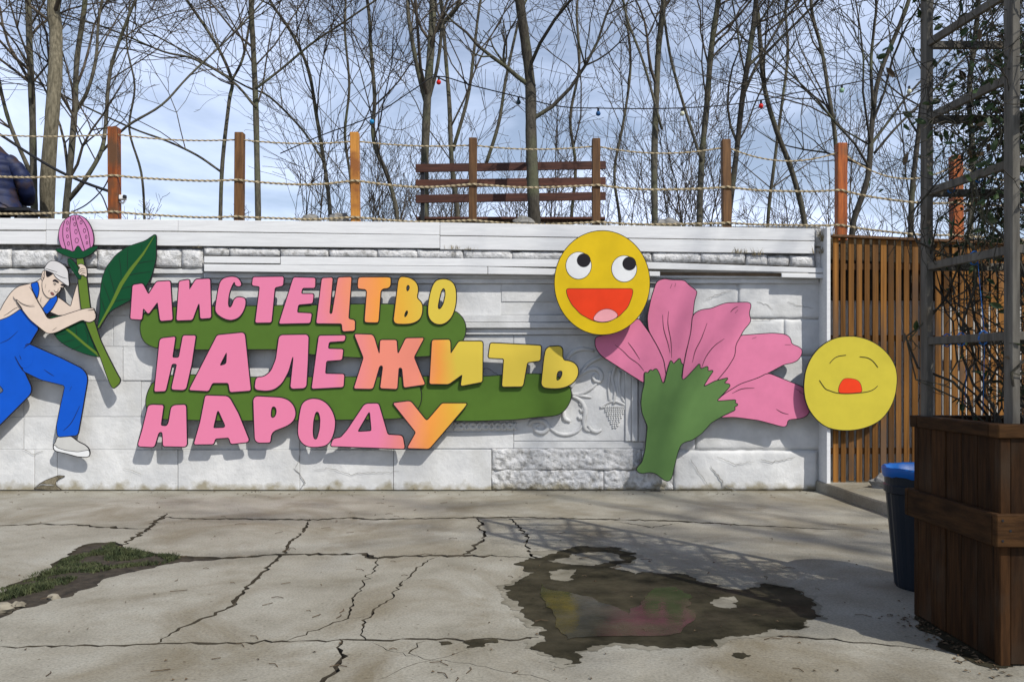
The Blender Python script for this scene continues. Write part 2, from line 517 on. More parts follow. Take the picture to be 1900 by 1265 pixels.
def crack_poly(pts, w, seed, jit=0.013, step=0.05, taper=(0.3, 0.3)):
    rr = random.Random(seed)
    q = [G(x, y) for x, y in pts]
    q = [Vector((a.x, a.y)) for a in q]
    dense = []
    for a, b in zip(q[:-1], q[1:]):
        n = max(1, int((b-a).length/step))
        for k in range(n): dense.append(a + (b-a)*(k/n))
    dense.append(q[-1])
    L_ = []; R_ = []
    n = len(dense)
    for i, p in enumerate(dense):
        t = dense[min(i+1, n-1)] - dense[max(i-1, 0)]
        t.normalize(); nn = Vector((-t.y, t.x))
        k = i/(n-1)
        s = 1.0
        if k < 0.12: s = taper[0] + (1-taper[0])*k/0.12
        if k > 0.88: s = taper[1] + (1-taper[1])*(1-k)/0.12
        o = nn*rr.gauss(0, jit)*(0 if i in (0, n-1) else 1)
        L_.append(p + o + nn*w*s*rr.uniform(0.12, 0.75)); R_.append(p + o - nn*w*s*rr.uniform(0.12, 0.75))
    return L_ + R_[::-1]

CR = [
 ([(-330,985),(0,975),(67,972),(145,973),(219,979),(276,981)], 0.085),
 ([(292,957),(337,962),(438,962),(572,964),(654,960),(691,963),(869,960),(954,959),(1071,962),(1250,966),(1400,975),(1560,982)], 0.085),
 ([(309,952),(290,966),(273,982),(247,998),(215,1016)], 0.07),
 ([(315,1042),(421,1035),(512,1028),(640,1028),(674,1027),(690,1035),(762,1031),(853,1030),(957,1031),(996,1038)], 0.11),
 ([(574,962),(569,977),(559,989),(539,1004),(529,1025),(505,1045),(472,1078),(448,1102),(424,1129),(374,1147),(327,1169),(283,1195)], 0.042),
 ([(-500,1202),(84,1198),(202,1196),(337,1193),(505,1190),(623,1186),(681,1186),(792,1186),(880,1185),(1011,1183),(1173,1182),(1260,1180),(1400,1174),(1600,1192),(1760,1208)], 0.045),
 ([(704,1032),(691,1058),(661,1102),(644,1146),(600,1163),(528,1190)], 0.018),
 ([(836,1028),(806,1034),(768,1057),(731,1099),(684,1141),(667,1171),(681,1188)], 0.022),
 ([(880,957),(893,971),(888,979),(898,984),(898,999),(876,1018),(850,1033)], 0.045),
 ([(943,957),(979,994),(977,1011),(994,1038),(994,1062),(1011,1089),(1026,1129),(1050,1186)], 0.036),
 ([(630,1184),(633,1223),(620,1243),(600,1257),(540,1330),(520,1420)], 0.042),
 ([(683,1188),(755,1215),(820,1227),(900,1237),(1000,1256),(1120,1300)], 0.007),
 ([(700,1260),(770,1230),(815,1222),(880,1200)], 0.006),
 ([(790,1188),(760,1205),(770,1215)], 0.014),
 ([(1011,1089),(1060,1099),(1150,1140),(1195,1178)], 0.010),
 ([(1150,968),(1210,978),(1260,970)], 0.03),
 ([(645,1146),(684,1141)], 0.008),
]
soil_px = [(-330,800),(0,1099),(44,1075),(91,1057),(114,1035),(135,1018),(152,1011),(209,1004),(222,1008),(236,1018),(286,1025),(337,1030),(438,1033),(337,1041),(286,1053),(215,1068),(162,1092),(135,1105),(67,1124),(0,1146),(-330,1240)]
soil_px[0] = (-330, 1150)
soilpoly = [Vector((G(x, y).x, G(x, y).y)) for x, y in soil_px]
def fract(poly, amp, it, seed):
    rr = random.Random(seed)
    for _ in range(it):
        out = []
        for i in range(len(poly)):
            a, b = poly[i], poly[(i+1) % len(poly)]
            t = b - a
            out.append(a)
            out.append((a+b)/2 + Vector((-t.y, t.x))*rr.gauss(0, amp))
        poly = out
    return poly
soilpoly = fract(soilpoly, 0.09, 3, 3)
field = [Vector(p) for p in ((-13,-4),(13,-4),(13,11.72),(-13,11.72))]
field = [Vector((-13,-4)),Vector((-4,-4)),Vector((4,-4)),Vector((13,-4)),Vector((13,11.72)),Vector((0,11.72)),Vector((-13,11.72))]
cracks = [crack_poly(p, w*0.8, 11+i) for i, (p, w) in enumerate(CR)] + [soilpoly]
vs, fs, orig = cdt([field] + cracks)
pave = thing('pavement', (0, 5, 0), kind='structure')
bbs = [(min(p.x for p in c), max(p.x for p in c), min(p.y for p in c), max(p.y for p in c)) for c in cracks]
def in_crack(c):
    return any(b[0] <= c.x <= b[1] and b[2] <= c.y <= b[3] and inside(c, k) for b, k in zip(bbs, cracks))
keep = []
for i, f in enumerate(fs):
    c = sum((vs[k] for k in f), Vector((0, 0)))/len(f)
    if inside(c, field) and not in_crack(c): keep.append(i)
# connected slabs
emap = {}
for i in keep:
    f = fs[i]
    for k in range(len(f)):
        emap.setdefault(frozenset((f[k], f[(k+1) % len(f)])), []).append(i)
seen = {}; comps = []
for i in keep:
    if i in seen: continue
    st = [i]; seen[i] = len(comps); comp = []
    while st:
        j = st.pop(); comp.append(j)
        f = fs[j]
        for k in range(len(f)):
            for n_ in emap[frozenset((f[k], f[(k+1) % len(f)]))]:
                if n_ not in seen:
                    seen[n_] = len(comps); st.append(n_)
    comps.append(comp)
rs = random.Random(5)
for comp in comps:
    faces = []
    ar = 0
    for j in comp:
        f = fs[j]
        a = area([vs[i] for i in f])
        ar += abs(a)
        faces.append(tuple(f) if a > 0 else tuple(reversed(f)))
    if ar < 0.0006: continue
    dz = rs.uniform(-0.006, 0.0) if ar < 30 else 0.0
    V, Fs, Ms = solid_from_faces(vs, faces, [0]*len(faces), lambda q: Vector((q.x, q.y, dz)), lambda q: Vector((q.x, q.y, -0.028)))
    obj('concrete_slab', V, Fs, [M['concrete'], M['dirt']], pave, fmat=Ms)

# wet patches
def sheet(name, pxs, z, mat, amp=0.10, it=3, seed=1, r=0, holes=()):
    poly = [Vector((G(x, y).x, G(x, y).y)) for x, y in pxs]
    poly = fract(poly, amp, it, seed)
    hp = [fract([Vector((G(x, y).x, G(x, y).y)) for x, y in h], amp, it, seed+5) for h in holes]
    v2, f2, o2 = cdt([poly] + hp)
    V = [Vector((q.x, q.y, z)) for q in v2]
    Fs = []
    for f, o in zip(f2, o2):
        c = sum((v2[i] for i in f), Vector((0, 0)))/len(f)
        if not inside(c, poly) or any(inside(c, h) for h in hp): continue
        Fs.append(tuple(f) if area([v2[i] for i in f]) > 0 else tuple(reversed(f)))
    return obj(name, V, Fs, mat)

def wet_mat(name, c1, c2, rough_lo, rough_hi, spec=0.5, bump=0.2):
    m, N, L, b = new_mat(name)
    geo = N.new("ShaderNodeNewGeometry")
    n = N.new("ShaderNodeTexNoise"); n.inputs['Scale'].default_value = 3.0; n.inputs['Detail'].default_value = 8; n.inputs['Roughness'].default_value = 0.65
    L.new(geo.outputs['Position'], n.inputs['Vector'])
    r = N.new("ShaderNodeValToRGB")
    r.color_ramp.elements[0].position = 0.35; r.color_ramp.elements[0].color = rgba(c1)
    r.color_ramp.elements[1].position = 0.68; r.color_ramp.elements[1].color = rgba(c2)
    L.new(n.outputs['Fac'], r.inputs[0]); L.new(r.outputs[0], b.inputs['Base Color'])
    n2 = N.new("ShaderNodeTexNoise"); n2.inputs['Scale'].default_value = 1.7; n2.inputs['Detail'].default_value = 4
    L.new(geo.outputs['Position'], n2.inputs['Vector'])
    mr = N.new("ShaderNodeMapRange"); mr.inputs[1].default_value = 0.42; mr.inputs[2].default_value = 0.6
    mr.inputs[3].default_value = rough_lo; mr.inputs[4].default_value = rough_hi
    L.new(n2.outputs['Fac'], mr.inputs[0]); L.new(mr.outputs[0], b.inputs['Roughness'])
    b.inputs['Specular IOR Level'].default_value = spec
    if bump > 0:
        n3 = N.new("ShaderNodeTexNoise"); n3.inputs['Scale'].default_value = 38; n3.inputs['Detail'].default_value = 6
        L.new(geo.outputs['Position'], n3.inputs['Vector'])
        bp = N.new("ShaderNodeBump"); bp.inputs['Strength'].default_value = bump; bp.inputs['Distance'].default_value = 0.004
        L.new(n3.outputs['Fac'], bp.inputs['Height']); L.new(bp.outputs[0], b.inputs['Normal'])
    return m
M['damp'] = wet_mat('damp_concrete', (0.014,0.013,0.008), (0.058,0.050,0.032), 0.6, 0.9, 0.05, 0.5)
M['water'] = wet_mat('shallow_puddle_water', (0.017,0.016,0.010), (0.050,0.044,0.028), 0.03, 0.30, 0.11, 0.12)
damp_px = [(994,1036),(1040,1022),(1085,1013),(1150,1017),(1180,1034),(1130,1052),(1180,1066),(1210,1062),(1270,1065),(1300,1080),(1375,1095),(1420,1082),(1462,1090),(1505,1110),(1512,1135),(1490,1160),(1440,1165),(1360,1180),(1330,1200),(1225,1202),(1140,1192),(1065,1208),(1058,1232),(1044,1234),(1020,1215),(985,1200),(1010,1185),(985,1160),(972,1145),(945,1110),(935,1092),(965,1075),(992,1062)]
M['fringe'] = wet_mat('drying_concrete', (0.13,0.117,0.086), (0.27,0.25,0.20), 0.8, 0.9, 0.1, 0.5)
fp = [Vector((G(x, y).x, G(x, y).y)) for x, y in damp_px]
fp = offset(fract(fp, 0.16, 1, 2), 0.035)
fp = fract(fp, 0.20, 3, 12)
v2, f2, _ = cdt([fp])
tag(obj('damp_margin', [Vector((q.x, q.y, 0.002)) for q in v2], [tuple(f) if area([v2[i] for i in f]) > 0 else tuple(reversed(f)) for f in f2 if inside(sum((v2[i] for i in f), Vector((0,0)))/len(f), fp)], M['fringe']), kind='structure')
tag(sheet('wet_ground', damp_px, 0.0045, M['damp'], 0.17, 4, 4, holes=[[(1040,1056),(1070,1056),(1065,1075),(1040,1078),(1020,1070)],[(1335,1108),(1362,1106),(1368,1128),(1340,1128)],[(1015,1040),(1060,1027),(1110,1024),(1150,1030),(1118,1046),(1060,1048)]]), kind='structure')
pud_px = [(1008,1085),(1014,1094),(1060,1100),(1110,1118),(1165,1143),(1188,1120),(1215,1092),(1255,1090),(1285,1110),(1290,1150),(1262,1176),(1220,1181),(1170,1181),(1080,1184),(1052,1187),(1030,1165),(1022,1130),(1005,1105)]
tag(sheet('puddle_water', pud_px, 0.008, M['water'], 0.08, 3, 9), kind='structure')
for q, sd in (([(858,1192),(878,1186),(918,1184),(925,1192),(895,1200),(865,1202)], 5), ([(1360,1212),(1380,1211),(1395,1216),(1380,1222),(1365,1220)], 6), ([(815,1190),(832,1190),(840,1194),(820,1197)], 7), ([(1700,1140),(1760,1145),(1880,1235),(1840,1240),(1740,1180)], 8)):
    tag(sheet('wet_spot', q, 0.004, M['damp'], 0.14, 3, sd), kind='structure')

# raised earth behind the wall
mb = MB()
ZT = 3.60
mb.box(-60, 60, D+0.55, 90, -0.04, ZT-0.12)
tag(mb.build('raised_terrain', M['dirt']), kind='structure')

# ------------------------------------------------------------------ old painted wall
X15 = P(1541, 700, D-0.3).x
wall = thing('stone_wall', (-3, D, 0), 'old white painted stone wall with boards along its top and coloured cut-outs hung on it', 'wall')
mb = MB(); mb.box(-10.5, X15-0.03, D+0.014, D+0.54, -0.045, P(0,420,D).z)
mb.build('wall_core', M['wall_paint'], wall)

def block(x0, y0, x1, y1, off=0.0, deep=0.10, name='stone_block', mat=None, amp=0.0, seed=0, bev=0.004, gap=0.4, y0b=None, y1b=None):
    mat = mat or M['wall_paint']
    y0b = y0 if y0b is None else y0b; y1b = y1 if y1b is None else y1b
    x0 += gap; x1 -= gap; y0 += gap; y1 -= gap; y0b += gap; y1b -= gap
    Y = D - off
    m = MB()
    if amp <= 0:
        a, b_, c, d = P(x0,y1,Y), P(x1,y1b,Y), P(x1,y0b,Y), P(x0,y0,Y)
        k = Vector((0, deep, 0))
        m.hexa([a, b_, b_+k, a+k, d, c, c+k, d+k], 0, bev)
    else:
        gs = 2.5 if amp > 0.038 else 5
        nx = max(3, int((x1-x0)/gs)); ny = max(3, int((y1-y0)/gs))
        nx = min(nx, 110); ny = min(ny, 16)
        vs_ = []; fs_ = []
        for j in range(ny+1):
            for i in range(nx+1):
                u, v = i/nx, j/ny
                ex = min(u, 1-u)*(x1-x0); ey = min(v, 1-v)*(y1-y0)
                e = min(ex, ey)
                drop = (0.026 if off > 0.05 else 0.013)*max(0, 1-e/(5.0 if off > 0.05 else 3.5))**2
                px = x0+(x1-x0)*u; py = (y0+(y0b-y0)*u)*(1-v) + (y1+(y1b-y1)*u)*v
                q = Vector((px*0.045+seed*3.1, py*0.06, seed*1.7))
                nn = noise.fractal(q*(1.8 if amp > 0.038 else 1), 0.7, 2.1, 5)*0.5 + 0.6*noise.noise(q*0.5)
                q2 = Vector((px*0.02+seed, py*0.02, 5.0))
                wob = 2.0*noise.noise(q2*3) if e < 0.5 else 0
                vs_.append(P(px+(wob if ex < 0.5 else 0), py+(wob if ey < 0.5 else 0), Y + drop - nn*amp))
        w = nx+1
        for j in range(ny):
            for i in range(nx):
                fs_.append((j*w+i, (j+1)*w+i, (j+1)*w+i+1, j*w+i+1))
        # rim to the back
        rim = [i for i in range(w)] + [j*w+nx for j in range(1, ny+1)] + [ny*w+i for i in range(nx-1, -1, -1)] + [j*w for j in range(ny-1, 0, -1)]
        base = len(vs_)
        for i in rim:
            p = vs_[i].copy(); p.y = D - off + deep; vs_.append(p)
        nr = len(rim)
        for k in range(nr):
            fs_.append((rim[k], rim[(k+1) % nr], base+(k+1) % nr, base+k))
        m.add(vs_, fs_)
    return m.build(name, mat, wall, smooth=False if amp <= 0 else True)

rw = random.Random(21)
def course(y0, y1, xs, off=0.0, **kw):
    for i in range(len(xs)-1):
        block(xs[i], y0, xs[i+1], y1, off + rw.uniform(-0.006, 0.008), **kw)
# left field
course(526, 585, [-430,-250,-60,110,330,560,760,930], 0.0)
course(585, 643, [-430,-330,-130,44,210,420,640,862], 0.0)
course(643, 706, [-430,-210,-20,44,228,430,690,800], 0.004)
course(706, 773, [-430,-300,-90,44,262,520,760,800], 0.0)
course(773, 834, [-430,-240,-60,44,300,556,800], 0.004)
course(834, 909, [-430,-330,-120,64], 0.03)
course(834, 909, [106,330,556,730,912], 0.03)
block(64, 834, 106, 909, 0.03)
# relief panel in the middle
block(862, 526, 1195, 584, 0.0)
block(930, 526, 1060, 560, 0.012)
for y0, y1, of in ((584,598,0.055),(598,609,0.085),(609,621,0.035)):
    block(850, y0, 1197, y1, of, name='moulding', bev=0.006, gap=0.4)
block(800, 621, 953, 800, 0.0, gap=0.5)
block(953, 621, 1160, 818, 0.0, gap=0.5)
block(800, 801, 953, 832, 0.006, gap=0.5)
block(953, 819, 1195, 832, 0.006, gap=0.5)
for x0, x1, of in ((1160,1172,0.03),(1172,1184,0.06),(1184,1200,0.03)):
    block(x0, 622, x1, 819, of, name='moulding', bev=0.008, gap=0.4)
# rock-faced plinth
block(912, 832, 1190, 872, 0.03, mat=M['rock_paint'], amp=0.045, seed=11)
block(912, 871.5, 1120, 909, 0.03, mat=M['rock_paint'], amp=0.045, seed=13)
block(1120, 871.5, 1250, 909, 0.022, mat=M['rock_paint'], amp=0.040, seed=15)
block(1190, 834, 1262, 872, 0.015, mat=M['rock_paint'], amp=0.035, seed=16)
block(1250, 836, 1516, 910, 0.03, mat=M['wall_paint'], amp=0.010, seed=17)
# right recess
course(515, 592, [1200,1370,1540], 0.0, amp=0.008, seed=31)
course(592, 660, [1200,1310,1455,1540], 0.0, amp=0.008, seed=37)
course(660, 735, [1200,1390,1540], 0.004, amp=0.007, seed=41)
course(735, 835, [1200,1290,1540], 0.004, amp=0.007, seed=43)
# top: stones under the fascia
xs = [-430,-290,-160,-98,22,106,180,286,337,377]
for i in range(len(xs)-1):
    block(xs[i], 461+rw.uniform(-1,3), xs[i+1], 497+rw.uniform(-2,2), 0.125, mat=M['rock_paint'], amp=0.03, seed=50+i, deep=0.14)
xs = [378,425,520,610,700,775,860,950,1050,1140,1210,1300,1382]
for i in range(len(xs)-1):
    block(xs[i], 459+i*0.9+rw.uniform(-1,2), xs[i+1], 475+i*1.25, 0.142, mat=M['rock_paint'], amp=0.014, seed=70+i, deep=0.17)
for i, (a, b_, c, d) in enumerate(((1384,472,1424,492),(1424,474,1464,493),(1466,474,1512,495))):
    block(a, c if False else b_, c, d, 0.125, mat=M['rock_paint'], amp=0.03, seed=90+i, deep=0.15)
block(1512, 425, 1541, 458, 0.10, mat=M['rock_paint'], amp=0.02, seed=95, deep=0.2)
block(1513, 460, 1541, 504, 0.10, mat=M['rock_paint'], amp=0.03, seed=96, deep=0.2)
# boards
def plank(x0, t0, x1, t1, b0, b1, off, thick=0.03, mat='board_paint', gap=0.5, name='plank'):
    block(x0, t0, x1, b0, off, deep=thick, name=name, mat=M[mat], bev=0.004, gap=gap, y0b=t1, y1b=b1)
plank(-430, 400, 85, 405, 426, 427, 0.150, 0.03)
plank(-430, 427.5, 85, 428.5, 453, 453.5, 0.148, 0.03)
plank(85, 405, 330, 407.5, 427, 429, 0.150, 0.03, gap=0.35)
plank(330, 407.5, 816, 412.5, 429, 436, 0.150, 0.03, gap=0.3)
plank(85, 427.5, 816, 436, 454, 461, 0.152, 0.03, gap=0.3)
plank(816, 412.5, 1512, 424, 437, 447, 0.156, 0.03)
plank(816, 437.5, 1512, 447.5, 463, 471, 0.151, 0.03)
plank(378, 475, 520, 476.5, 488, 489.5, 0.165, 0.03)
plank(520, 475.5, 1060, 481, 491.5, 496, 0.170, 0.03)
plank(1060, 481, 1541, 497.5, 496, 507, 0.168, 0.03)
plank(378, 489.5, 905, 494.5, 504, 509, 0.176, 0.03)
plank(905, 494.5, 1225, 503.5, 509, 513, 0.174, 0.03)
plank(1225, 504, 1450, 506, 511, 513, 0.10, 0.03, mat='bare_board')
plank(1450, 506.5, 1541, 508, 515, 517, 0.170, 0.03)
# back filling between boards and core, cornice below
block(-430, 408, 1512, 500, 0.02, deep=0.3, mat=M['mortar'], name='wall_core', bev=0, y0b=432, gap=0)
block(-430, 498, 377, 508, 0.085, name='moulding', bev=0.006, gap=0.3)
block(377, 506, 1520, 516, 0.085, name='moulding', bev=0.006, gap=0.3)
block(-430, 508, 377, 526, 0.045, name='moulding', bev=0.006, gap=0.3)
block(377, 516, 1520, 526, 0.045, name='moulding', bev=0.006, gap=0.3)
# end frame at the right
m = MB(); xa = P(1534, 700, D-0.3).x
m.box(xa, X15, D-0.30, D+0.03, 0.0, P(1538, 421, D-0.3).z, bev=0.004)
m.build('end_board', M['board_paint'], wall)
# moulded relief
def relief(name, tubes, mat=None):
    m = MB()
    for pts, w in tubes:
        q = smooth_line([Vector((780+x/4.13, 640+y/4.13)) for x, y in pts], 6)
        n = len(q)
        pts3 = [P(a.x, a.y, D-0.001) for a in q]
        rad = [1.5*w/137*(0.45+0.55*math.sin(math.pi*(0.12+0.8*i/(n-1)))) for i in range(n)]
        m.tube(pts3, rad, 8)
    return m.build(name, mat or M['wall_paint'], wall, smooth=True)
relief('scroll_relief', [
 ([(1150,330),(1210,240),(1290,190),(1350,185),(1385,225),(1375,275),(1335,270),(1325,235),(1345,225)], 3.2),
 ([(1160,378),(1230,372),(1310,330),(1355,290)], 2.6),
 ([(1160,384),(1230,388),(1310,402)], 2.2),
 ([(1165,392),(1225,425),(1262,500),(1252,580),(1262,640),(1300,660)], 3.2),
 ([(1285,615),(1310,652),(1350,665),(1388,650)], 2.6),
 ([(1098,500),(1105,560),(1150,588)], 3.0),
 ([(1205,545),(1225,562),(1250,550)], 2.6),
 ([(1220,490),(1240,510),(1245,470),(1215,450)], 2.4),
 ([(985,630),(1050,675),(1130,685),(1210,655),(1252,592)], 2.4),
 ([(830,620),(860,582),(935,582),(975,625),(945,668),(890,660),(875,620),(910,605)], 3.4),
 ([(1215,238),(1280,150),(1370,100),(1470,80)], 2.6),
 ([(1100,140),(1160,60),(1240,30),(1330,45)], 3.0)])
relief('lattice_relief', [([(260+i*95,590),(310+i*95,640),(355+i*95,595)], 2.6) for i in range(5)] + [([(260+i*95,650),(310+i*95,600),(355+i*95,650)], 2.6) for i in range(5)])
m = MB()
for pts, w in (([(1500,150),(1470,250),(1490,350),(1480,450)], 3.5), ([(1455,200),(1440,330),(1450,430)], 3.0), ([(1530,200),(1525,330),(1560,430),(1590,440)], 3.0), ([(1410,470),(1380,478),(1440,440),(1490,430),(1560,455),(1590,470)], 3.0)):
    q = smooth_line([Vector((780+x/4.13, 640+y/4.13)) for x, y in pts], 6)
    m.tube([P(a.x, a.y, D-0.001) for a in q], [w/137*0.9]*len(q), 7)
def ball(m, c, r, n=6, sq=1.0):
    vs_ = []; fs_ = []
    rings = 4
    for j in range(rings+1):
        th = math.pi*j/rings
        for k in range(n):
            ph = 2*math.pi*k/n
            vs_.append(Vector(c) + Vector((r*math.sin(th)*math.cos(ph), r*sq*math.sin(th)*math.sin(ph), r*math.cos(th))))
    for j in range(rings):
        for k in range(n):
            fs_.append((j*n+k, (j+1)*n+k, (j+1)*n+(k+1)%n, j*n+(k+1)%n))
    m.add(vs_, fs_)
for j in range(11):
    y = 475+j*15.5
    half = 80*(1-j/11.5)
    nn_ = max(1, int(half*2/16))
    for k in range(nn_+1):
        x = 1487 - half + (2*half*k/nn_ if nn_ else 0) + (6 if j % 2 else 0)
        ball(m, P(780+x/4.13, 640+y/4.13, D-0.004), 0.017)
m.build('grape_relief', M['wall_paint'], wall, smooth=True)

# chipped cracks in the wall face: dark grooves
m = MB()
def wcrack(pts, w, off, seed):
    rr = random.Random(seed)
    q = []
    for a, b_ in zip(pts[:-1], pts[1:]):
        n = max(2, int(math.dist(a, b_)/4))
        for k in range(n): q.append((a[0]+(b_[0]-a[0])*k/n+rr.gauss(0,0.8), a[1]+(b_[1]-a[1])*k/n+rr.gauss(0,0.8)))
    q.append(pts[-1])
    ribbon(m, q, off, w, True, 1)
for i, (pts, w, off) in enumerate([
 ([(1318,865),(1335,885),(1342,900),(1365,909)], 2.4, 0.048), ([(1280,850),(1300,880),(1320,908)], 1.0, 0.048), ([(1410,852),(1435,858),(1455,852),(1475,848)], 1.3, 0.048),
 ([(1330,846),(1365,862),(1400,856)], 0.9, 0.048), ([(545,868),(560,885),(566,895),(556,908)], 1.8, 0.044), ([(555,820),(556,850),(548,868)], 1.2, 0.044),
 ([(580,872),(610,868),(650,880),(690,876),(740,874)], 0.9, 0.044), ([(100,900),(76,898),(66,905)], 2.2, 0.044), ([(40,830),(60,842),(80,836)], 1.0, 0.044),
 ([(230,868),(245,872),(262,880)], 0.8, 0.044), ([(870,690),(905,683),(930,700)], 1.2, 0.008), ([(1310,555),(1335,545),(1360,538)], 1.0, 0.016), ([(1405,560),(1425,566),(1434,575)], 1.0, 0.016),
 ([(1390,592),(1440,592)], 1.6, 0.016), ([(1460,560),(1480,566),(1510,572)], 1.0, 0.016)]):
    wcrack(pts, w, off, i)
wp = piece('broken_corner', [(63,906),(74,897),(84,891),(97,886),(108,882),(120,883),(109,888),(103,894),(104,901),(114,908.5),(90,908.8)], 0.0375, M['old_earth'], wall, border=0.8, r=1, thick=0.006)
m.build('wall_cracks', M['mortar'], wall, kind='stuff')

# ------------------------------------------------------------------ slat fence at the right, low concrete step
YF = D - 0.20
fence = thing('slat_fence', P(1700, 905, YF), 'tall brown fence of narrow upright slats to the right of the white wall', 'fence')
x = P(1546, 700, YF).x
rf = random.Random(3)
m = MB(); m.box(0, 0.071, 0, 0.022, 0, 1, bev=0)
first = None
i = 0
while x < 9.6:
    px = 950 + x/YF*F
    topy = 441 + max(0, px-1545)*0.045
    zt = P(px, topy, YF).z
    zb = 0.13 + (rf.uniform(0, 0.03))
    if first is None:
        first = obj('slat', [(a, b_, c) for (a, b_, c) in m.v], m.f, M['slat'], fence, center=(0,0,0))
        s = first
    else:
        s = first.copy(); COL.objects.link(s); s.parent = fence
    w = 0.069 + rf.uniform(-0.007, 0.006)
    s.location = Vector((x, YF + rf.uniform(-0.004, 0.004), zb)) - WL[fence]
    s.scale = (w/0.071, 1, zt - zb)
    s.rotation_euler = (0, rf.uniform(-0.002, 0.002), 0)
    x += 0.1045 + rf.uniform(-0.004, 0.004)
xe = x
m = MB()
a = P(1543, 438, YF); b_ = Vector((xe, YF, P(950+xe/YF*F, 438+(950+xe/YF*F-1545)*0.045, YF).z))
m.bar(a + Vector((0,-0.005,0)), b_ + Vector((0,-0.005,0)), 0.10, 0.035, bev=0.004)
m.build('top_rail', M['post_brown'], fence)
for zz in (0.55, 2.05, 3.0):
    m = MB(); m.bar((X15+0.03, YF+0.055, zz), (xe, YF+0.055, zz), 0.05, 0.08)
    m.build('back_rail', M['post_brown'], fence)
back = thing('retaining_wall', (6.5, D+0.1, 0), 'dark earth retaining wall with pale lower band behind the brown slat fence', 'wall')
m = MB(); m.box(X15+0.01, 12, D+0.12, D+0.50, 0, P(1600, 556, D).z); m.build('lower_wall', M['wall_paint'], back)
m = MB(); m.box(X15+0.01, 12, D+0.05, D+0.50, P(1600, 555, D).z, P(1600, 452, D).z); m.build('upper_wall', M['soil'], back)

# low step
ks = [(4.12, 11.40), (4.22, 8.2), (10, 8.0), (10, 11.70), (4.08, 11.70)]
m = MB()
n = len(ks)
jit = []
for i in range(n):
    a, b_ = Vector(ks[i]), Vector(ks[(i+1) % n])
    k = 14 if i == 0 else 1
    for j in range(k): jit.append(a + (b_-a)*j/k + Vector((rf.uniform(-0.015, 0.015), 0)))
nj = len(jit)
m.add([(q.x, q.y, 0.001) for q in jit] + [(q.x, q.y, 0.12) for q in jit] + [(q.x*0.985+0.075, q.y-0.004, 0.138) for q in jit],
      [tuple(range(2*nj, 3*nj))] + [(i, (i+1) % nj, nj+(i+1) % nj, nj+i) for i in range(nj)] + [(nj+i, nj+(i+1) % nj, 2*nj+(i+1) % nj, 2*nj+i) for i in range(nj)])
tag(m.build('step', M['concrete']), kind='structure')

# ------------------------------------------------------------------ rope fence on top of the wall
YP = D + 0.06
rope_f = thing('rope_fence', P(950, 410, YP), 'rope fence with stained square timber posts along the top of the white wall', 'fence')
posts = [(-15,240,398,18,'post_brown'),(213,237,404,18,'post_wood'),(444,247,406,16,'post_brown'),(660,247,409,16,'post_gold'),(877,257,412,15,'post_brown'),(1106,258,414,15,'post_brown'),(1348,260,420,16,'post_brown'),(1560,267,440,18,'post_wood'),(1775,290,452,19,'post_wood'),(1990,300,465,19,'post_wood')]
for px, t, b_, w, mt in posts:
    a, c = P(px, b_+8, YP), P(px+R.uniform(-2,3), t, YP)
    m = MB(); ww = w/F*YP
    m.bar(a, c, ww, ww, up=Vector((0,1,0)), bev=0.008)
    m.build('post', M[mt], rope_f)
ropes = {
 'top': [(-15,250),(213,249),(444,259),(660,262),(877,269.5),(1106,271),(1348,272.5),(1560,281),(1775,305),(1990,320)],
 'mid': [(-15,327),(213,325),(444,333.5),(660,335),(877,342),(1106,343.5),(1348,346.5),(1560,352),(1775,376),(1990,384)],
 'low': [(-15,396),(213,392),(444,401.5),(660,403),(877,409),(1106,412),(1348,413),(1560,417),(1775,436),(1990,445)]}
sag = {'top':[4,6,6,5,7,13,22,38,25], 'mid':[3,5,8,8,5,7,6,9,4], 'low':[2,5,4,5,6,4,3,6,4]}
for lv, pts in ropes.items():
    for i in range(len(pts)-1):
        (x0, y0), (x1, y1) = pts[i], pts[i+1]
        sg = sag[lv][i] + (0 if lv == 'top' else 0)
        n = 110
        q = []
        for k in range(n+1):
            t = k/n
            ph = math.sin(t*9+i)*0.5 if lv != 'top' else 0
            y = y0+(y1-y0)*t + sg*4*t*(1-t) + ph
            q.append(P(x0+(x1-x0)*t, y, YP-0.07 if lv != 'top' else YP-0.02))
        m = MB(); m.tube(q, 0.0145 if lv != 'top' else 0.0105, 6, twist=0.42, lobes=(1.18, 0.80))
        m.build('rope', M['rope'], rope_f)

# ------------------------------------------------------------------ bench behind the rope fence
YB = D + 1.5
bench = thing('bench', P(950, 410, YB), 'dark red slatted bench seen from behind above the white wall', 'bench')
for t0, b0, t1, b1 in ((305,320,299,314),(334,349,329,344),(362,377,357,371)):
    m = MB()
    a, c = P(771, (t0+b0)/2, YB), P(1124, (t1+b1)/2, YB)
    m.bar(a, c, 0.03, 15/F*YB, bev=0.004)
    m.build('back_slat', M['bench_wood'], bench)
for px in (784, 1110):
    m = MB()
    m.bar(P(px, 302, YB+0.035), P(px, 440, YB+0.035), 0.06, 0.04, up=Vector((0,1,0)))
    m.bar(P(px, 405, YB+0.04), P(px, 405, YB+0.04)+Vector((0,0.45,0.0)), 0.05, 0.05)
    m.bar(P(px, 405, YB+0.47), P(px, 440, YB+0.47), 0.05, 0.05, up=Vector((0,1,0)))
    m.build('leg_frame', M['black_metal'], bench)
for k in range(3):
    m = MB()
    yy = YB+0.12+k*0.14
    z = P(0, 403, YB).z
    x0_, x1_ = P(771, 400, YB).x, P(1124, 400, YB).x
    m.bar((x0_, yy, z), (x1_, yy, z), 0.115, 0.035, bev=0.004)
    m.build('seat_slat', M['bench_wood'], bench)

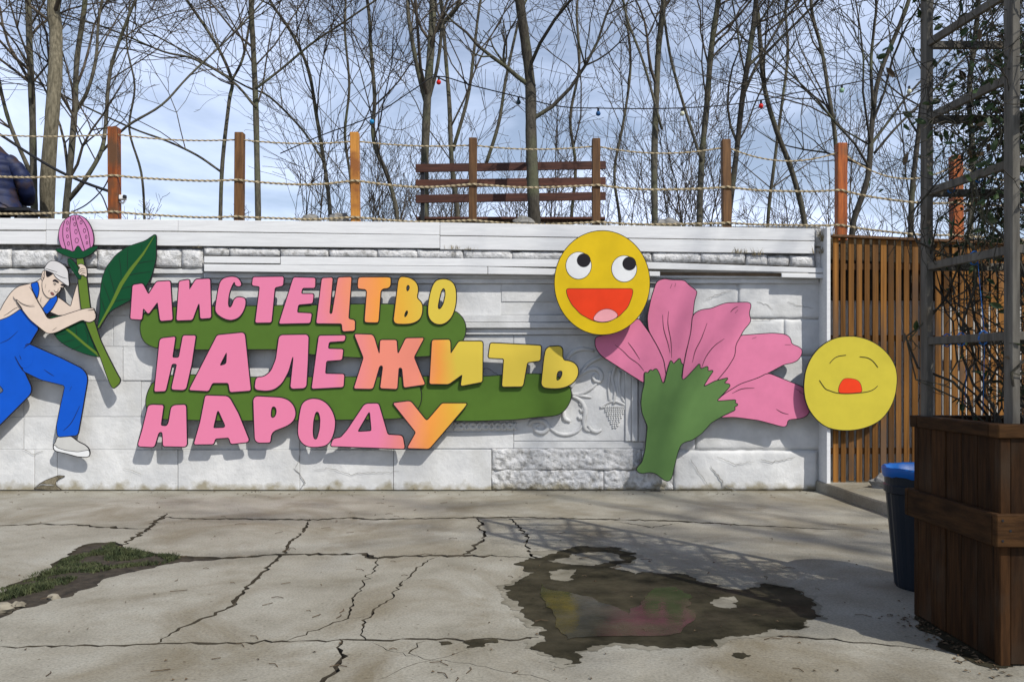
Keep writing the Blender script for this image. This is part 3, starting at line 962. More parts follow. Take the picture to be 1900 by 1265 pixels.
# ------------------------------------------------------------------ bare trees
class Twigs:
    """batches of tubes turned into one mesh with numpy"""
    def __init__(self): self.b = {}
    def add(self, pts, rad, n):
        self.b.setdefault((len(pts), n), []).append((pts, rad))
    def arrays(self):
        V = []; Fq = []; base = 0
        for (k, n), L_ in self.b.items():
            Pn = np.array([p for p, _ in L_]); Rn = np.array([r for _, r in L_])
            T = np.empty_like(Pn)
            T[:, 1:-1] = Pn[:, 2:] - Pn[:, :-2]; T[:, 0] = Pn[:, 1]-Pn[:, 0]; T[:, -1] = Pn[:, -1]-Pn[:, -2]
            T /= np.maximum(np.linalg.norm(T, axis=2, keepdims=True), 1e-9)
            ref = np.array([0.31, 0.87, 0.38]); 
            A = np.cross(T, ref); A /= np.maximum(np.linalg.norm(A, axis=2, keepdims=True), 1e-9)
            B = np.cross(T, A)
            th = np.arange(n)*2*np.pi/n
            ring = Pn[:, :, None, :] + Rn[:, :, None, None]*(A[:, :, None, :]*np.cos(th)[None, None, :, None] + B[:, :, None, :]*np.sin(th)[None, None, :, None])
            m_ = len(L_)
            V.append(ring.reshape(-1, 3))
            idx = np.arange(m_*k*n).reshape(m_, k, n) + base
            a = idx[:, :-1, :]; b_ = np.roll(idx, -1, axis=2)[:, :-1, :]
            c = np.roll(idx, -1, axis=2)[:, 1:, :]; d = idx[:, 1:, :]
            Fq.append(np.stack([a, b_, c, d], axis=-1).reshape(-1, 4))
            base += m_*k*n
        return np.concatenate(V), np.concatenate(Fq)
    def build(self, name, mat, parent=None, smooth=True, kind=None, label=None):
        V, Fq = self.arrays()
        c = np.array([(V[:,0].min()+V[:,0].max())/2, (V[:,1].min()+V[:,1].max())/2, V[:,2].min()])
        me = bpy.data.meshes.new(name)
        nv, nf = len(V), len(Fq)
        me.vertices.add(nv); me.loops.add(nf*4); me.polygons.add(nf)
        me.vertices.foreach_set("co", (V-c).ravel())
        me.loops.foreach_set("vertex_index", Fq.ravel().astype(np.int32))
        me.polygons.foreach_set("loop_start", np.arange(0, nf*4, 4, dtype=np.int32))
        me.polygons.foreach_set("use_smooth", np.full(nf, smooth, dtype=bool))
        me.materials.append(mat)
        me.update(calc_edges=True); me.validate()
        o = bpy.data.objects.new(name, me); COL.objects.link(o)
        if parent is not None:
            o.parent = parent; o.location = Vector(c)-wloc(parent)
        else: o.location = c
        WL[o] = Vector(c)
        if kind: o['kind'] = kind
        if label: o['label'] = label
        return o

def vis(p, mx=140):
    if p[1] < 1: return False
    px = 950 + p[0]/p[1]*F; py = HZ - (p[2]-H)/p[1]*F
    return -mx < px < 1900+mx and -mx < py < 520

def rdir(rr):
    while True:
        v = (rr.uniform(-1,1), rr.uniform(-1,1), rr.uniform(-1,1))
        l = math.sqrt(v[0]**2+v[1]**2+v[2]**2)
        if 0.1 < l < 1: return (v[0]/l, v[1]/l, v[2]/l)

def nrm(v):
    l = math.sqrt(v[0]**2+v[1]**2+v[2]**2) or 1
    return (v[0]/l, v[1]/l, v[2]/l)

def grow(tw, rr, p, d, L_, r0, lvl, prm, cull=True):
    """one branch and its children"""
    nseg = (7, 6, 5, 4)[min(lvl, 3)]
    pts = [p]; rad = [r0]
    cur = p; dd = d
    wob = prm.get('wob', 0.22)
    kids = []
    step = L_/nseg
    rend = max(prm['rmin'], r0*(0.30 if lvl < 2 else 0.45))
    for i in range(nseg):
        v = rdir(rr)
        up = prm.get('up', 0.10)
        dd = nrm((dd[0]+v[0]*wob, dd[1]+v[1]*wob, dd[2]+v[2]*wob+up))
        cur = (cur[0]+dd[0]*step, cur[1]+dd[1]*step, cur[2]+dd[2]*step)
        pts.append(cur); t = (i+1)/nseg
        rad.append(max(prm['rmin'], r0+(rend-r0)*t))
        kids.append((cur, dd, rad[-1], t))
    n = (6, 5, 4, 3)[min(lvl, 3)]
    tw.add(pts, rad, n)
    if lvl >= prm['depth']: return
    cnt = prm['kids'][lvl]
    if cull and not vis(p, 260): cnt = max(1, cnt//3)
    for _ in range(cnt):
        j = min(nseg-1, int(nseg*(0.15+0.85*rr.random())))
        q, dq, rq, t = kids[j]
        v = rdir(rr)
        # spread sideways from the parent direction
        dot = v[0]*dq[0]+v[1]*dq[1]+v[2]*dq[2]
        s = nrm((v[0]-dq[0]*dot, v[1]-dq[1]*dot, v[2]-dq[2]*dot))
        an = rr.uniform(0.45, 1.0)
        nd = nrm((dq[0]*math.cos(an)+s[0]*math.sin(an), dq[1]*math.cos(an)+s[1]*math.sin(an), dq[2]*math.cos(an)+s[2]*math.sin(an)+0.05))
        grow(tw, rr, q, nd, L_*rr.uniform(0.38, 0.68)*(1.1-0.5*t), max(prm['rmin'], rq*rr.uniform(0.5, 0.75)), lvl+1, prm, cull)

def tree(label, pts, Y, w0, w1, limbs, seed, L_=2.6, bark='bark', start=0.25, prm=None, extra=3.0, group=None, knots=False, stems=()):
    rr = random.Random(seed)
    prm = prm or dict(rmin=0.0038, depth=3, kids=(6, 4, 2), wob=0.24, up=0.04)
    base = P(pts[0][0], pts[0][1], Y); base.z = ZT-0.12
    t = thing('bare_tree', base, label, 'tree', group)
    def stem(pts, w0, w1, limbs, start, name):
        q = [P(x, y, Y + 0.12*math.sin(i*1.3+seed)) for i, (x, y) in enumerate(pts)]
        top = q[-1]; dirv = (q[-1]-q[-2]).normalized()
        for k in range(1, 4):
            q.append(top + dirv*extra*k/3 + Vector((rr.uniform(-.2,.2), rr.uniform(-.2,.2), 0.1*k)))
        if name == 'trunk': q = [Vector((q[0].x, q[0].y, ZT-0.2))] + q
        q = smooth_line(q, 5)
        n = len(q)
        ra, rb = w0/F*Y/2, w1/F*Y/2
        rad = []
        nvis = n*0.72
        for i in range(n):
            k = i/nvis
            r = ra+(rb-ra)*min(k, 1.0)
            if k > 1: r = rb*(1-(k-1)/0.45*0.8)
            rad.append(max(0.006, r*(1+0.06*rr.uniform(-1, 1))))
        if name == 'trunk': rad[0] *= 1.35; rad[1] *= 1.12
        m = MB(); m.tube(q, rad, 9)
        if knots:
            for _ in range(26):
                i = rr.randrange(4, n-6); th = rr.uniform(0, 2*math.pi)
                ball(m, q[i] + Vector((math.cos(th), math.sin(th), 0))*rad[i]*0.92, rad[i]*rr.uniform(0.12, 0.3), 6)
        m.build(name, M[bark], t, smooth=True)
        for _ in range(int(limbs*0.85+0.5)):
            k = start + (1-start)*rr.random()**0.85
            i = min(n-2, int(k*n))
            d = (q[i+1]-q[i]).normalized()
            th = rr.uniform(0, 2*math.pi)
            s = Vector((math.cos(th), math.sin(th)*0.75, 0))
            an = rr.uniform(0.45, 1.05)
            nd = (d*math.cos(an) + s*math.sin(an)).normalized()
            grow(tw, rr, tuple(q[i]), tuple(nd), L_*rr.uniform(0.7, 1.5)*(1.15-0.5*k), max(0.010, rad[i]*rr.uniform(0.28, 0.55)), 0, prm)
        return q
    tw = Twigs()
    stem(pts, w0, w1, limbs, start, 'trunk')
    for sp, a, b_, nl in stems:
        stem(sp, a, b_, nl, 0.15, 'stem')
    if tw.b: tw.build('branches', M['twig'] if bark != 'bark_dark' else M['bark_dark'], t)
    return t

YT = D
tree('slim grey tree at far left, between the seated jacket and the thick pale trunk', [(64,400),(62,300),(60,200),(55,90),(52,0)], YT+2.2, 13, 11, 13, 1, 2.6, 'bark', 0.3, stems=[([(56,320),(22,240),(2,170),(-20,60)], 8, 5, 8)])
tree('thickest pale rough barked trunk left of the first orange post', [(88,402),(89,330),(96,230),(103,130),(104,60),(101,0)], YT+1.4, 27, 23, 7, 2, 2.2, 'bark_pale', 0.5)
tree('forked tree just left of the first orange post, stems spreading right', [(122,400),(132,290),(139,200),(143,110),(158,0)], YT+2.4, 13, 8, 16, 3, 2.6, 'bark', 0.2, stems=[([(186,285),(235,235),(300,195),(352,140)], 5, 3, 8), ([(124,375),(160,330),(188,280),(196,230),(205,130),(235,40)], 9, 5, 14), ([(139,210),(162,170),(178,110),(182,50),(190,0)], 7, 4, 10)])
tree('slender tree rising behind the rope between the first two posts', [(409,405),(413,300),(425,190),(430,150),(405,90),(360,20)], YT+4.0, 8, 5, 15, 4, 3.0, 'bark', 0.35, stems=[([(409,318),(365,288),(310,262),(245,238)], 4.5, 3, 7), ([(430,150),(450,110),(462,50),(470,0)], 5, 4, 6)])
tree('upright tree just right of the second post from the left', [(479,405),(477,300),(474,180),(470,90),(466,0)], YT+3.4, 12, 9, 16, 5, 3.0, 'bark', 0.3, stems=[([(475,200),(430,150),(360,110),(300,95)], 5, 3, 7), ([(474,165),(520,130),(580,80),(640,40)], 5, 3, 6)])
tree('crooked thin tree left of the golden post, leaning left at the top', [(613,405),(604,320),(588,220),(572,130),(540,60),(500,0)], YT+5.0, 8, 5, 14, 6, 3.0, 'bark', 0.25, stems=[([(601,300),(560,240),(500,180),(455,160)], 4.5, 3, 6)])
tree('thin wavering tree right of the golden post with a blue bulb beside it', [(737,405),(720,330),(693,260),(695,180),(688,90),(684,20)], YT+4.2, 9, 6, 14, 7, 2.8, 'bark', 0.2)
tree('tall forked tree behind the left end of the bench', [(788,405),(788,300),(793,180),(800,80),(803,0)], YT+2.6, 17, 13, 12, 8, 2.6, 'bark', 0.35, stems=[([(790,190),(775,130),(762,60),(757,0)], 9, 6, 8), ([(797,180),(812,120),(820,40),(816,-20)], 7, 5, 8), ([(806,60),(830,35),(850,10),(858,-30)], 9, 6, 5)])
tree('many stemmed tree behind the middle of the bench', [(849,405),(838,300),(834,200),(828,120)], YT+4.6, 11, 6, 10, 9, 3.0, 'bark', 0.25, stems=[([(840,280),(868,180),(880,90),(890,10)], 7, 4, 9), ([(900,310),(925,230),(938,150),(955,70),(968,20)], 7, 4, 9)])
tree('knotty dark trunk standing in front of the bench', [(991,408),(988,330),(985,240),(984,160),(975,80),(964,0)], YT+0.9, 24, 17, 7, 10, 2.2, 'bark_dark', 0.3, knots=True)
tree('straight dark tree midway between the bench and the plain brown post to its right', [(1215,412),(1214,300),(1218,180),(1222,90),(1232,0)], YT+3.0, 13, 10, 14, 11, 2.8, 'bark', 0.3, stems=[([(1228,240),(1195,120),(1165,40),(1150,-20)], 5, 4, 8)])
tree('straight tree left of the plain brown post, leaning slightly right', [(1298,412),(1302,300),(1312,190),(1320,90),(1333,0)], YT+3.2, 12, 10, 14, 12, 2.8, 'bark', 0.3, stems=[([(1302,300),(1270,200),(1245,110),(1232,30)], 6, 4, 8)])
tree('dark tree with crossing limbs right behind the plain brown post', [(1352,412),(1366,290),(1378,180),(1392,90),(1403,0)], YT+2.8, 11, 9, 15, 13, 3.0, 'bark_dark', 0.25, stems=[([(1374,190),(1405,120),(1440,80),(1500,20)], 6, 4, 8)])
tree('curving tree left of the second orange post, bending left as it rises', [(1493,414),(1470,320),(1440,240),(1418,160),(1410,70),(1402,0)], YT+3.6, 11, 7, 15, 14, 2.8, 'bark', 0.2)
tree('thin tree rising just behind the second orange post', [(1556,400),(1550,260),(1537,170),(1524,90),(1505,10)], YT+2.6, 8, 6, 12, 15, 2.6, 'bark', 0.25)
tree('leaning forked tree between the second orange post and the trellis', [(1583,415),(1610,330),(1618,230),(1632,140),(1680,20)], YT+2.4, 12, 7, 16, 16, 2.8, 'bark_dark', 0.2, stems=[([(1620,200),(1616,120),(1622,50),(1625,0)], 6, 4, 8), ([(1622,285),(1660,240),(1700,200),(1740,160)], 5, 3, 7)])
tree('dark tree close behind the left trellis post', [(1690,425),(1693,350),(1704,250),(1720,120),(1728,20)], YT+3.0, 11, 7, 14, 17, 2.6, 'bark_dark', 0.2)
tree('tree seen through the trellis on the right', [(1800,430),(1806,300),(1798,180),(1810,60),(1815,0)], YT+3.2, 11, 8, 13, 18, 2.6, 'bark', 0.2)
tree('pale sapling far behind, between the golden post and the bench', [(655,405),(650,330),(640,250),(648,160),(640,60)], YT+7.5, 6, 4, 13, 19, 3.4, 'bark', 0.2)
tree('pale far tree right of the knotty trunk in front of the bench', [(1060,410),(1068,310),(1058,220),(1075,120),(1070,20)], YT+8.0, 7, 4, 15, 20, 3.4, 'bark', 0.15)
tree('thin far tree left of the straight dark tree, beyond the right end of the bench', [(1150,412),(1140,320),(1158,220),(1170,120),(1160,20)], YT+7.0, 6, 4, 14, 21, 3.2, 'bark', 0.15)
tree('far pale tree between the plain brown post and the curving tree', [(1425,412),(1436,310),(1450,200),(1462,100),(1458,10)], YT+8.5, 7, 4, 16, 22, 3.4, 'bark', 0.15)
tree('slight sapling far behind the first rope span, right of the first orange post', [(268,405),(262,320),(240,240),(250,160),(235,80)], YT+6.5, 5, 3, 7, 23, 2.8, 'bark', 0.3)

# saplings and scrub behind: one mass
tw = Twigs(); rr = random.Random(77)
prm = dict(rmin=0.0042, depth=2, kids=(7, 5), wob=0.16, up=0.06)
for i in range(160):
    px = rr.uniform(540, 1900) if i % 8 else rr.uniform(120, 560)
    Y = D + rr.uniform(4.5, 12)
    p = P(px, 405, Y); p.z = ZT-0.12
    hgt = rr.uniform(1.2, 3.4) if rr.random() < 0.75 else rr.uniform(3.0, 4.6)
    if px < 560: hgt *= 0.45
    grow(tw, rr, tuple(p), nrm((rr.uniform(-.3,.3), rr.uniform(-.3,.3), 1)), hgt, rr.uniform(0.010, 0.022), 0, prm, cull=False)
tag(tw.build('thicket', M['twig']), 'tangled brown bare thicket of saplings behind the rope fence', 'thicket', kind='stuff')

# two bare trees behind the viewer, whose branches shade the yard
def shade_tree(x, y, seed, hgt, label):
    rr = random.Random(seed)
    t = thing('bare_tree', (x, y, 0), label, 'tree')
    q = smooth_line([Vector((x, y, -0.05)), Vector((x+0.1, y, hgt*0.3)), Vector((x-0.15, y+0.2, hgt*0.6)), Vector((x, y+0.3, hgt))], 6)
    n = len(q)
    m = MB(); m.tube(q, [0.30*(1-0.85*i/(n-1)) for i in range(n)], 10); m.build('trunk', M['bark'], t, smooth=True)
    tw = Twigs()
    pr = dict(rmin=0.014, depth=2, kids=(6, 4), wob=0.2, up=0.08)
    for _ in range(20):
        i = rr.randrange(int(n*0.35), n-1)
        th = rr.uniform(0, 2*math.pi); an = rr.uniform(0.5, 1.1)
        nd = (math.cos(th)*math.sin(an), math.sin(th)*math.sin(an), math.cos(an))
        grow(tw, rr, tuple(q[i]), nd, rr.uniform(3.5, 7.0), 0.30*(1-0.85*i/(n-1))*0.5, 0, pr, cull=False)
    tw.build('branches', M['twig'], t)
shade_tree(15.5, -8.0, 5, 27, 'tall bare tree beside the yard, nearer the planter')
shade_tree(20.5, -10.0, 9, 28, 'tall bare tree beside the yard, farther from the planter')

# ------------------------------------------------------------------ string lights
lights = thing('string_lights', P(970, 185, D+1.2), 'dark cable with small coloured bulbs strung between the trees', 'string lights')
cab = [(520,285),(600,250),(690,216),(770,165),(812,142),(880,160),(962,180),(1040,198),(1110,201),(1200,202),(1280,200),(1350,195),(1412,186),(1480,172),(1562,158),(1640,140),(1720,110)]
q = smooth_line([P(x, y, D+1.15) for x, y in cab], 5)
m = MB(); m.tube(q, 0.009, 5); m.build('cable', M['black_metal'], lights, smooth=True)
for px, py, c, nm in ((690,216,(0.02,0.20,0.42),'blue'),(814,143,(0.55,0.02,0.015),'red'),(962,180,(0.03,0.05,0.06),'dark'),(1110,201,(0.02,0.08,0.22),'navy'),(1266,201,(0.55,0.55,0.42),'cream'),(1412,187,(0.6,0.02,0.015),'red'),(1562,158,(0.25,0.40,0.25),'green'),(1687,160,(0.55,0.58,0.45),'cream')):
    mt = M.get('bulb_'+nm) or paint('bulb_'+nm, c, 0.2); M['bulb_'+nm] = mt
    p = P(px, py, D+1.15)
    m = MB(); m.tube([p, p-Vector((0,0,0.045))], 0.017, 6); so_ = m.build('bulb_socket', M['black_metal'], lights)
    m = MB(); ball(m, p-Vector((0,0,0.08)), 0.038, 8); m.build('bulb', mt, so_, smooth=True, label=nm+' bulb')

cabl = thing('power_cable', P(100, 310, D+1.0), 'thick black overhead cable slanting down behind the first orange post', 'cable')
m = MB(); m.tube(smooth_line([P(-60,215,D+1.0), P(0,250,D+1.0), P(55,286,D+1.0), P(110,318,D+1.0), P(160,340,D+1.0), P(208,357,D+1.0)], 5), [0.022]*26, 6); m.build('main_cable', M['black_metal'], cabl, smooth=True)
m = MB(); m.tube(smooth_line([P(178,350,D+1.0), P(190,365,D+1.0), P(200,390,D+1.0), P(206,404,D+1.0)], 5), 0.010, 5)
m.tube(smooth_line([P(128,396,D+1.0), P(160,380,D+1.0), P(190,352,D+1.0), P(205,325,D+1.0)], 5), 0.010, 5); m.build('loose_cable', M['black_metal'], cabl, smooth=True)
scam = thing('security_camera', P(228, 368, D+0.05), 'small white security camera on the side of the first orange post', 'camera')
m = MB(); c = P(229, 367, D+0.05); m.box(c.x-0.045, c.x+0.03, c.y-0.05, c.y+0.05, c.z-0.03, c.z+0.03, bev=0.008); m.build('housing', M['white_plastic'], scam)
m = MB(); c = P(232.5, 366, D+0.04); m.box(c.x-0.012, c.x+0.022, c.y-0.055, c.y+0.0, c.z-0.022, c.z+0.022, bev=0.004); m.build('lens', M['black_metal'], scam)
m = MB(); c = P(228, 373, D+0.05); m.tube([c+Vector((-0.05,0,-0.01)), c+Vector((0,0,-0.03)), c+Vector((0.03,0,0))], 0.014, 6); m.build('bracket', M['white_plastic'], scam, smooth=True)

# ------------------------------------------------------------------ person in a padded jacket at the left edge
def person():
    Yp = D + 0.85
    b = P(-17, 396, Yp)
    t = thing('person', (b.x, Yp, ZT-0.12), 'person in a navy padded jacket sitting behind the rope fence at the left edge', 'person')
    z0 = b.z + 0.10
    skin = paint('skin', (0.42, 0.26, 0.18), 0.5)
    navy = rough_mat('navy_padded_fabric', (0.004,0.008,0.034), (0.010,0.018,0.066), scale=12, rough=0.6, bump=0.4, bdist=0.01, c3=(0.05,0.028,0.014), s3=4)
    dark = paint('dark_trousers', (0.015,0.016,0.02), 0.8)
    hairm = paint('brown_hair', (0.03,0.02,0.012), 0.7)
    def skinned(name, jts, edges, mat, lv=2, root=0):
        me = bpy.data.meshes.new(name)
        me.from_pydata([tuple(j[0]) for j in jts], edges, [])
        o = bpy.data.objects.new(name, me); COL.objects.link(o)
        sm = o.modifiers.new('skin', 'SKIN'); 
        if not me.skin_vertices: me.attributes.new
        bpy.context.view_layer.update()
        for i, j in enumerate(jts):
            me.skin_vertices[0].data[i].radius = (j[1], j[2] if len(j) > 2 else j[1])
            me.skin_vertices[0].data[i].use_root = (i == root)
        ss = o.modifiers.new('sub', 'SUBSURF'); ss.levels = lv; ss.render_levels = lv
        me.materials.append(mat)
        dg = bpy.context.evaluated_depsgraph_get()
        ev = o.evaluated_get(dg)
        m2 = bpy.data.meshes.new_from_object(ev)
        V = [v.co.copy() for v in m2.vertices]; Fs = [tuple(p.vertices) for p in m2.polygons]
        bpy.data.objects.remove(o)
        return V, Fs
    X = b.x; Y = Yp
    j = lambda dx, dy, dz, *r: (Vector((X+dx, Y+dy, z0+dz)), *r)
    body = [j(0,0,0.05,.15,.13), j(0,.0,0.30,.14,.12), j(0,0,0.55,.16,.12), j(0,0.02,0.72,.06), j(0,0.03,0.80,.075), j(0,0.03,0.92,.085),
            j(.20,0,0.58,.07), j(.30,.06,0.32,.055), j(.22,.30,0.14,.042), j(.20,.40,0.12,.03), j(-.20,0,0.58,.07), j(-.30,.06,0.32,.055), j(-.22,.30,0.14,.042), j(-.20,.40,0.12,.03),
            j(.12,.10,0.02,.10), j(.14,.50,0.04,.075), j(.14,.52,-.36,.05), j(.14,.66,-.42,.04), j(-.12,.10,0.02,.10), j(-.14,.50,0.04,.075), j(-.14,.52,-.36,.05), j(-.14,.66,-.42,.04)]
    ed = [(0,1),(1,2),(2,3),(3,4),(4,5),(2,6),(6,7),(7,8),(8,9),(2,10),(10,11),(11,12),(12,13),(0,14),(14,15),(15,16),(16,17),(0,18),(18,19),(19,20),(20,21)]
    V, Fs = skinned('body', body, ed, skin)
    bo = obj('body', V, Fs, skin, t, smooth=True)
    # padded jacket: lathe-like torso with quilting rolls
    m = MB()
    q = []; rad = []
    prof = [(-0.06,.42),(0.0,.40),(0.10,.355),(0.22,.325),(0.34,.33),(0.48,.35),(0.60,.34),(0.70,.27),(0.80,.17),(0.86,.12)]
    N_ = 60; nk = 26
    vs_ = []; fs_ = []
    for i in range(N_+1):
        z = -0.06 + 0.92*i/N_
        for k in range(len(prof)-1):
            if prof[k][0] <= z <= prof[k+1][0]+1e-6:
                u = (z-prof[k][0])/(prof[k+1][0]-prof[k][0]); r = prof[k][1]+(prof[k+1][1]-prof[k][1])*u; break
        r *= 1 + 0.022*abs(math.sin(z*math.pi/0.11)) + 0.05*noise.noise(Vector((z*5, 0.3, 1.0)))
        for k in range(nk):
            th = 2*math.pi*k/nk
            vs_.append((X+math.cos(th)*r*1.08, Y+math.sin(th)*r*0.72, z0+z*1.02))
    for i in range(N_):
        for k in range(nk):
            fs_.append((i*nk+k, i*nk+(k+1)%nk, (i+1)*nk+(k+1)%nk, (i+1)*nk+k))
    m.add(vs_, fs_); m.build('jacket', navy, t, smooth=True)
    for s in (1, -1):
        m = MB()
        pts = smooth_line([Vector((X+s*.22,Y,z0+.66)), Vector((X+s*.40,Y+.02,z0+.48)), Vector((X+s*.46,Y+.10,z0+.26)), Vector((X+s*.36,Y+.30,z0+.14))], 12)
        m.tube(pts, [0.125*(1-0.25*i/len(pts))*(1+0.10*abs(math.sin(i*0.55))) for i in range(len(pts))], 14); m.build('sleeve', navy, t, smooth=True)
    m = MB()
    for s in (1, -1):
        m.tube(smooth_line([Vector((X+s*.12,Y+.05,z0+.02)), Vector((X+s*.14,Y+.48,z0+.05)), Vector((X+s*.14,Y+.54,z0-.05)), Vector((X+s*.14,Y+.53,z0-.38))], 5), 0.10, 10)
    m.build('trousers', dark, t, smooth=True)
    m = MB(); ball(m, (X, Y+0.0, z0+1.04), 0.118, 14); m.build('hair', hairm, t, smooth=True)
    st = thing('park_seat', (X, Yp+0.1, ZT-0.12), 'black low seat under the person in the navy jacket', 'seat')
    m = MB(); m.box(X-0.6, X+0.66, Yp-0.20, Yp+0.32, z0-0.10, z0-0.045, bev=0.01); m.build('seat', M['black_metal'], st)
    for sx in (-0.5, 0.5):
        m = MB(); m.box(X+sx-0.03, X+sx+0.03, Yp-0.15, Yp+0.27, ZT-0.12, z0-0.10); m.build('leg', M['black_metal'], st)
person()

# ------------------------------------------------------------------ slogan cut-outs
A = tf(220, 490, 5.272); B = tf(550, 490, 5.272); C_ = tf(220, 670, 5.272); Dd = tf(550, 670, 5.272); E = tf(780, 590, 5.272)
M['pill_green'] = paint('leaf_green_paint', (0.070, 0.138, 0.018))
def grad(name, stops):
    m, N, L, b = new_mat(name)
    geo = N.new("ShaderNodeNewGeometry"); sx = N.new("ShaderNodeSeparateXYZ"); L.new(geo.outputs['Position'], sx.inputs[0])
    nz = N.new("ShaderNodeTexNoise"); nz.inputs['Scale'].default_value = 3; L.new(geo.outputs['Position'], nz.inputs['Vector'])
    ma = N.new("ShaderNodeMath"); ma.operation = 'MULTIPLY_ADD'; ma.inputs[1].default_value = 0.18; L.new(nz.outputs['Fac'], ma.inputs[0]); L.new(sx.outputs['X'], ma.inputs[2])
    x0 = P(stops[0][0], 600, D-0.22).x + 0.09; x1 = P(stops[-1][0], 600, D-0.22).x + 0.09
    mr = N.new("ShaderNodeMapRange"); mr.inputs[1].default_value = x0; mr.inputs[2].default_value = x1; L.new(ma.outputs[0], mr.inputs[0])
    r = N.new("ShaderNodeValToRGB"); e = r.color_ramp.elements
    for i, (px, c) in enumerate(stops):
        t = (px-stops[0][0])/(stops[-1][0]-stops[0][0])
        if i == 0: e[0].position = 0; e[0].color = rgba(c)
        elif i == len(stops)-1: e[-1].position = 1; e[-1].color = rgba(c)
        else: k = e.new(t); k.color = rgba(c)
    L.new(mr.outputs[0], r.inputs[0]); L.new(r.outputs[0], b.inputs['Base Color'])
    b.inputs['Roughness'].default_value = 0.5
    b.inputs['Specular IOR Level'].default_value = 0.18
    return m
PK = (0.67, 0.185, 0.31); SA = (0.72, 0.225, 0.155); OR = (0.75, 0.285, 0.055); YE = (0.60, 0.45, 0.055); YO = (0.66, 0.36, 0.04)
g1 = grad('pink_to_yellow_top_word', [(230,PK),(575,PK),(640,SA),(700,OR),(745,YO),(800,YE),(860,YE)])
g2 = grad('pink_to_yellow_middle_word', [(230,PK),(615,PK),(690,SA),(775,SA),(810,OR),(850,YE),(1080,YE)])
g3 = grad('pink_to_yellow_bottom_word', [(230,PK),(700,PK),(755,SA),(800,OR),(840,YO),(870,YE)])

def sign(name, label, poly, off, col, holes=(), r=4.0, border=2.0, cat='sign', group=None, hr=None):
    o = piece(name, poly, off, col, None, holes, border, r, label=label, hr=hr, thick=0.013)
    return tag(o, label, cat, group)

sign('green_backing', 'upper long green rounded backing board, behind the top and middle words',
     A([(900,415),(540,418),(300,445),(240,500),(215,580),(212,660),(240,745),(300,795),(400,825),(800,835),(1560,830)]) + B([(130,880),(600,912),(1150,905),(1400,890),(1560,840),(1640,730),(1658,640),(1645,560),(1600,495),(1540,455),(1250,405),(800,390),(500,395),(100,405)]),
     0.185, M['pill_green'], r=10, border=1.6, group='green backing boards')
sign('green_backing', 'lower left green rounded backing board, between the middle and bottom words',
     C_([(740,135),(520,135),(340,200),(300,270),(272,350),(268,420),(285,490),(350,550),(420,565),(1000,580),(1740,575)]) + Dd([(500,570),(1000,560),(1120,530),(1200,455),(1225,350),(1210,260),(1170,170),(1100,155),(100,155)]) + C_([(1330,160)]),
     0.187, M['pill_green'], r=10, border=1.6, group='green backing boards')
sign('green_backing', 'lower right green rounded backing board, under the yellow last letters of the middle word',
     E([(-120,990),(-220,900),(-240,780),(-200,640),(-120,572),(600,575),(1030,545),(1180,548),(1380,580),(1450,660),(1475,720),(1475,780),(1440,860),(1390,920),(1320,955),(1130,965),(950,990),(500,1005),(300,1000)]),
     0.160, M['pill_green'], r=10, border=1.6, group='green backing boards')

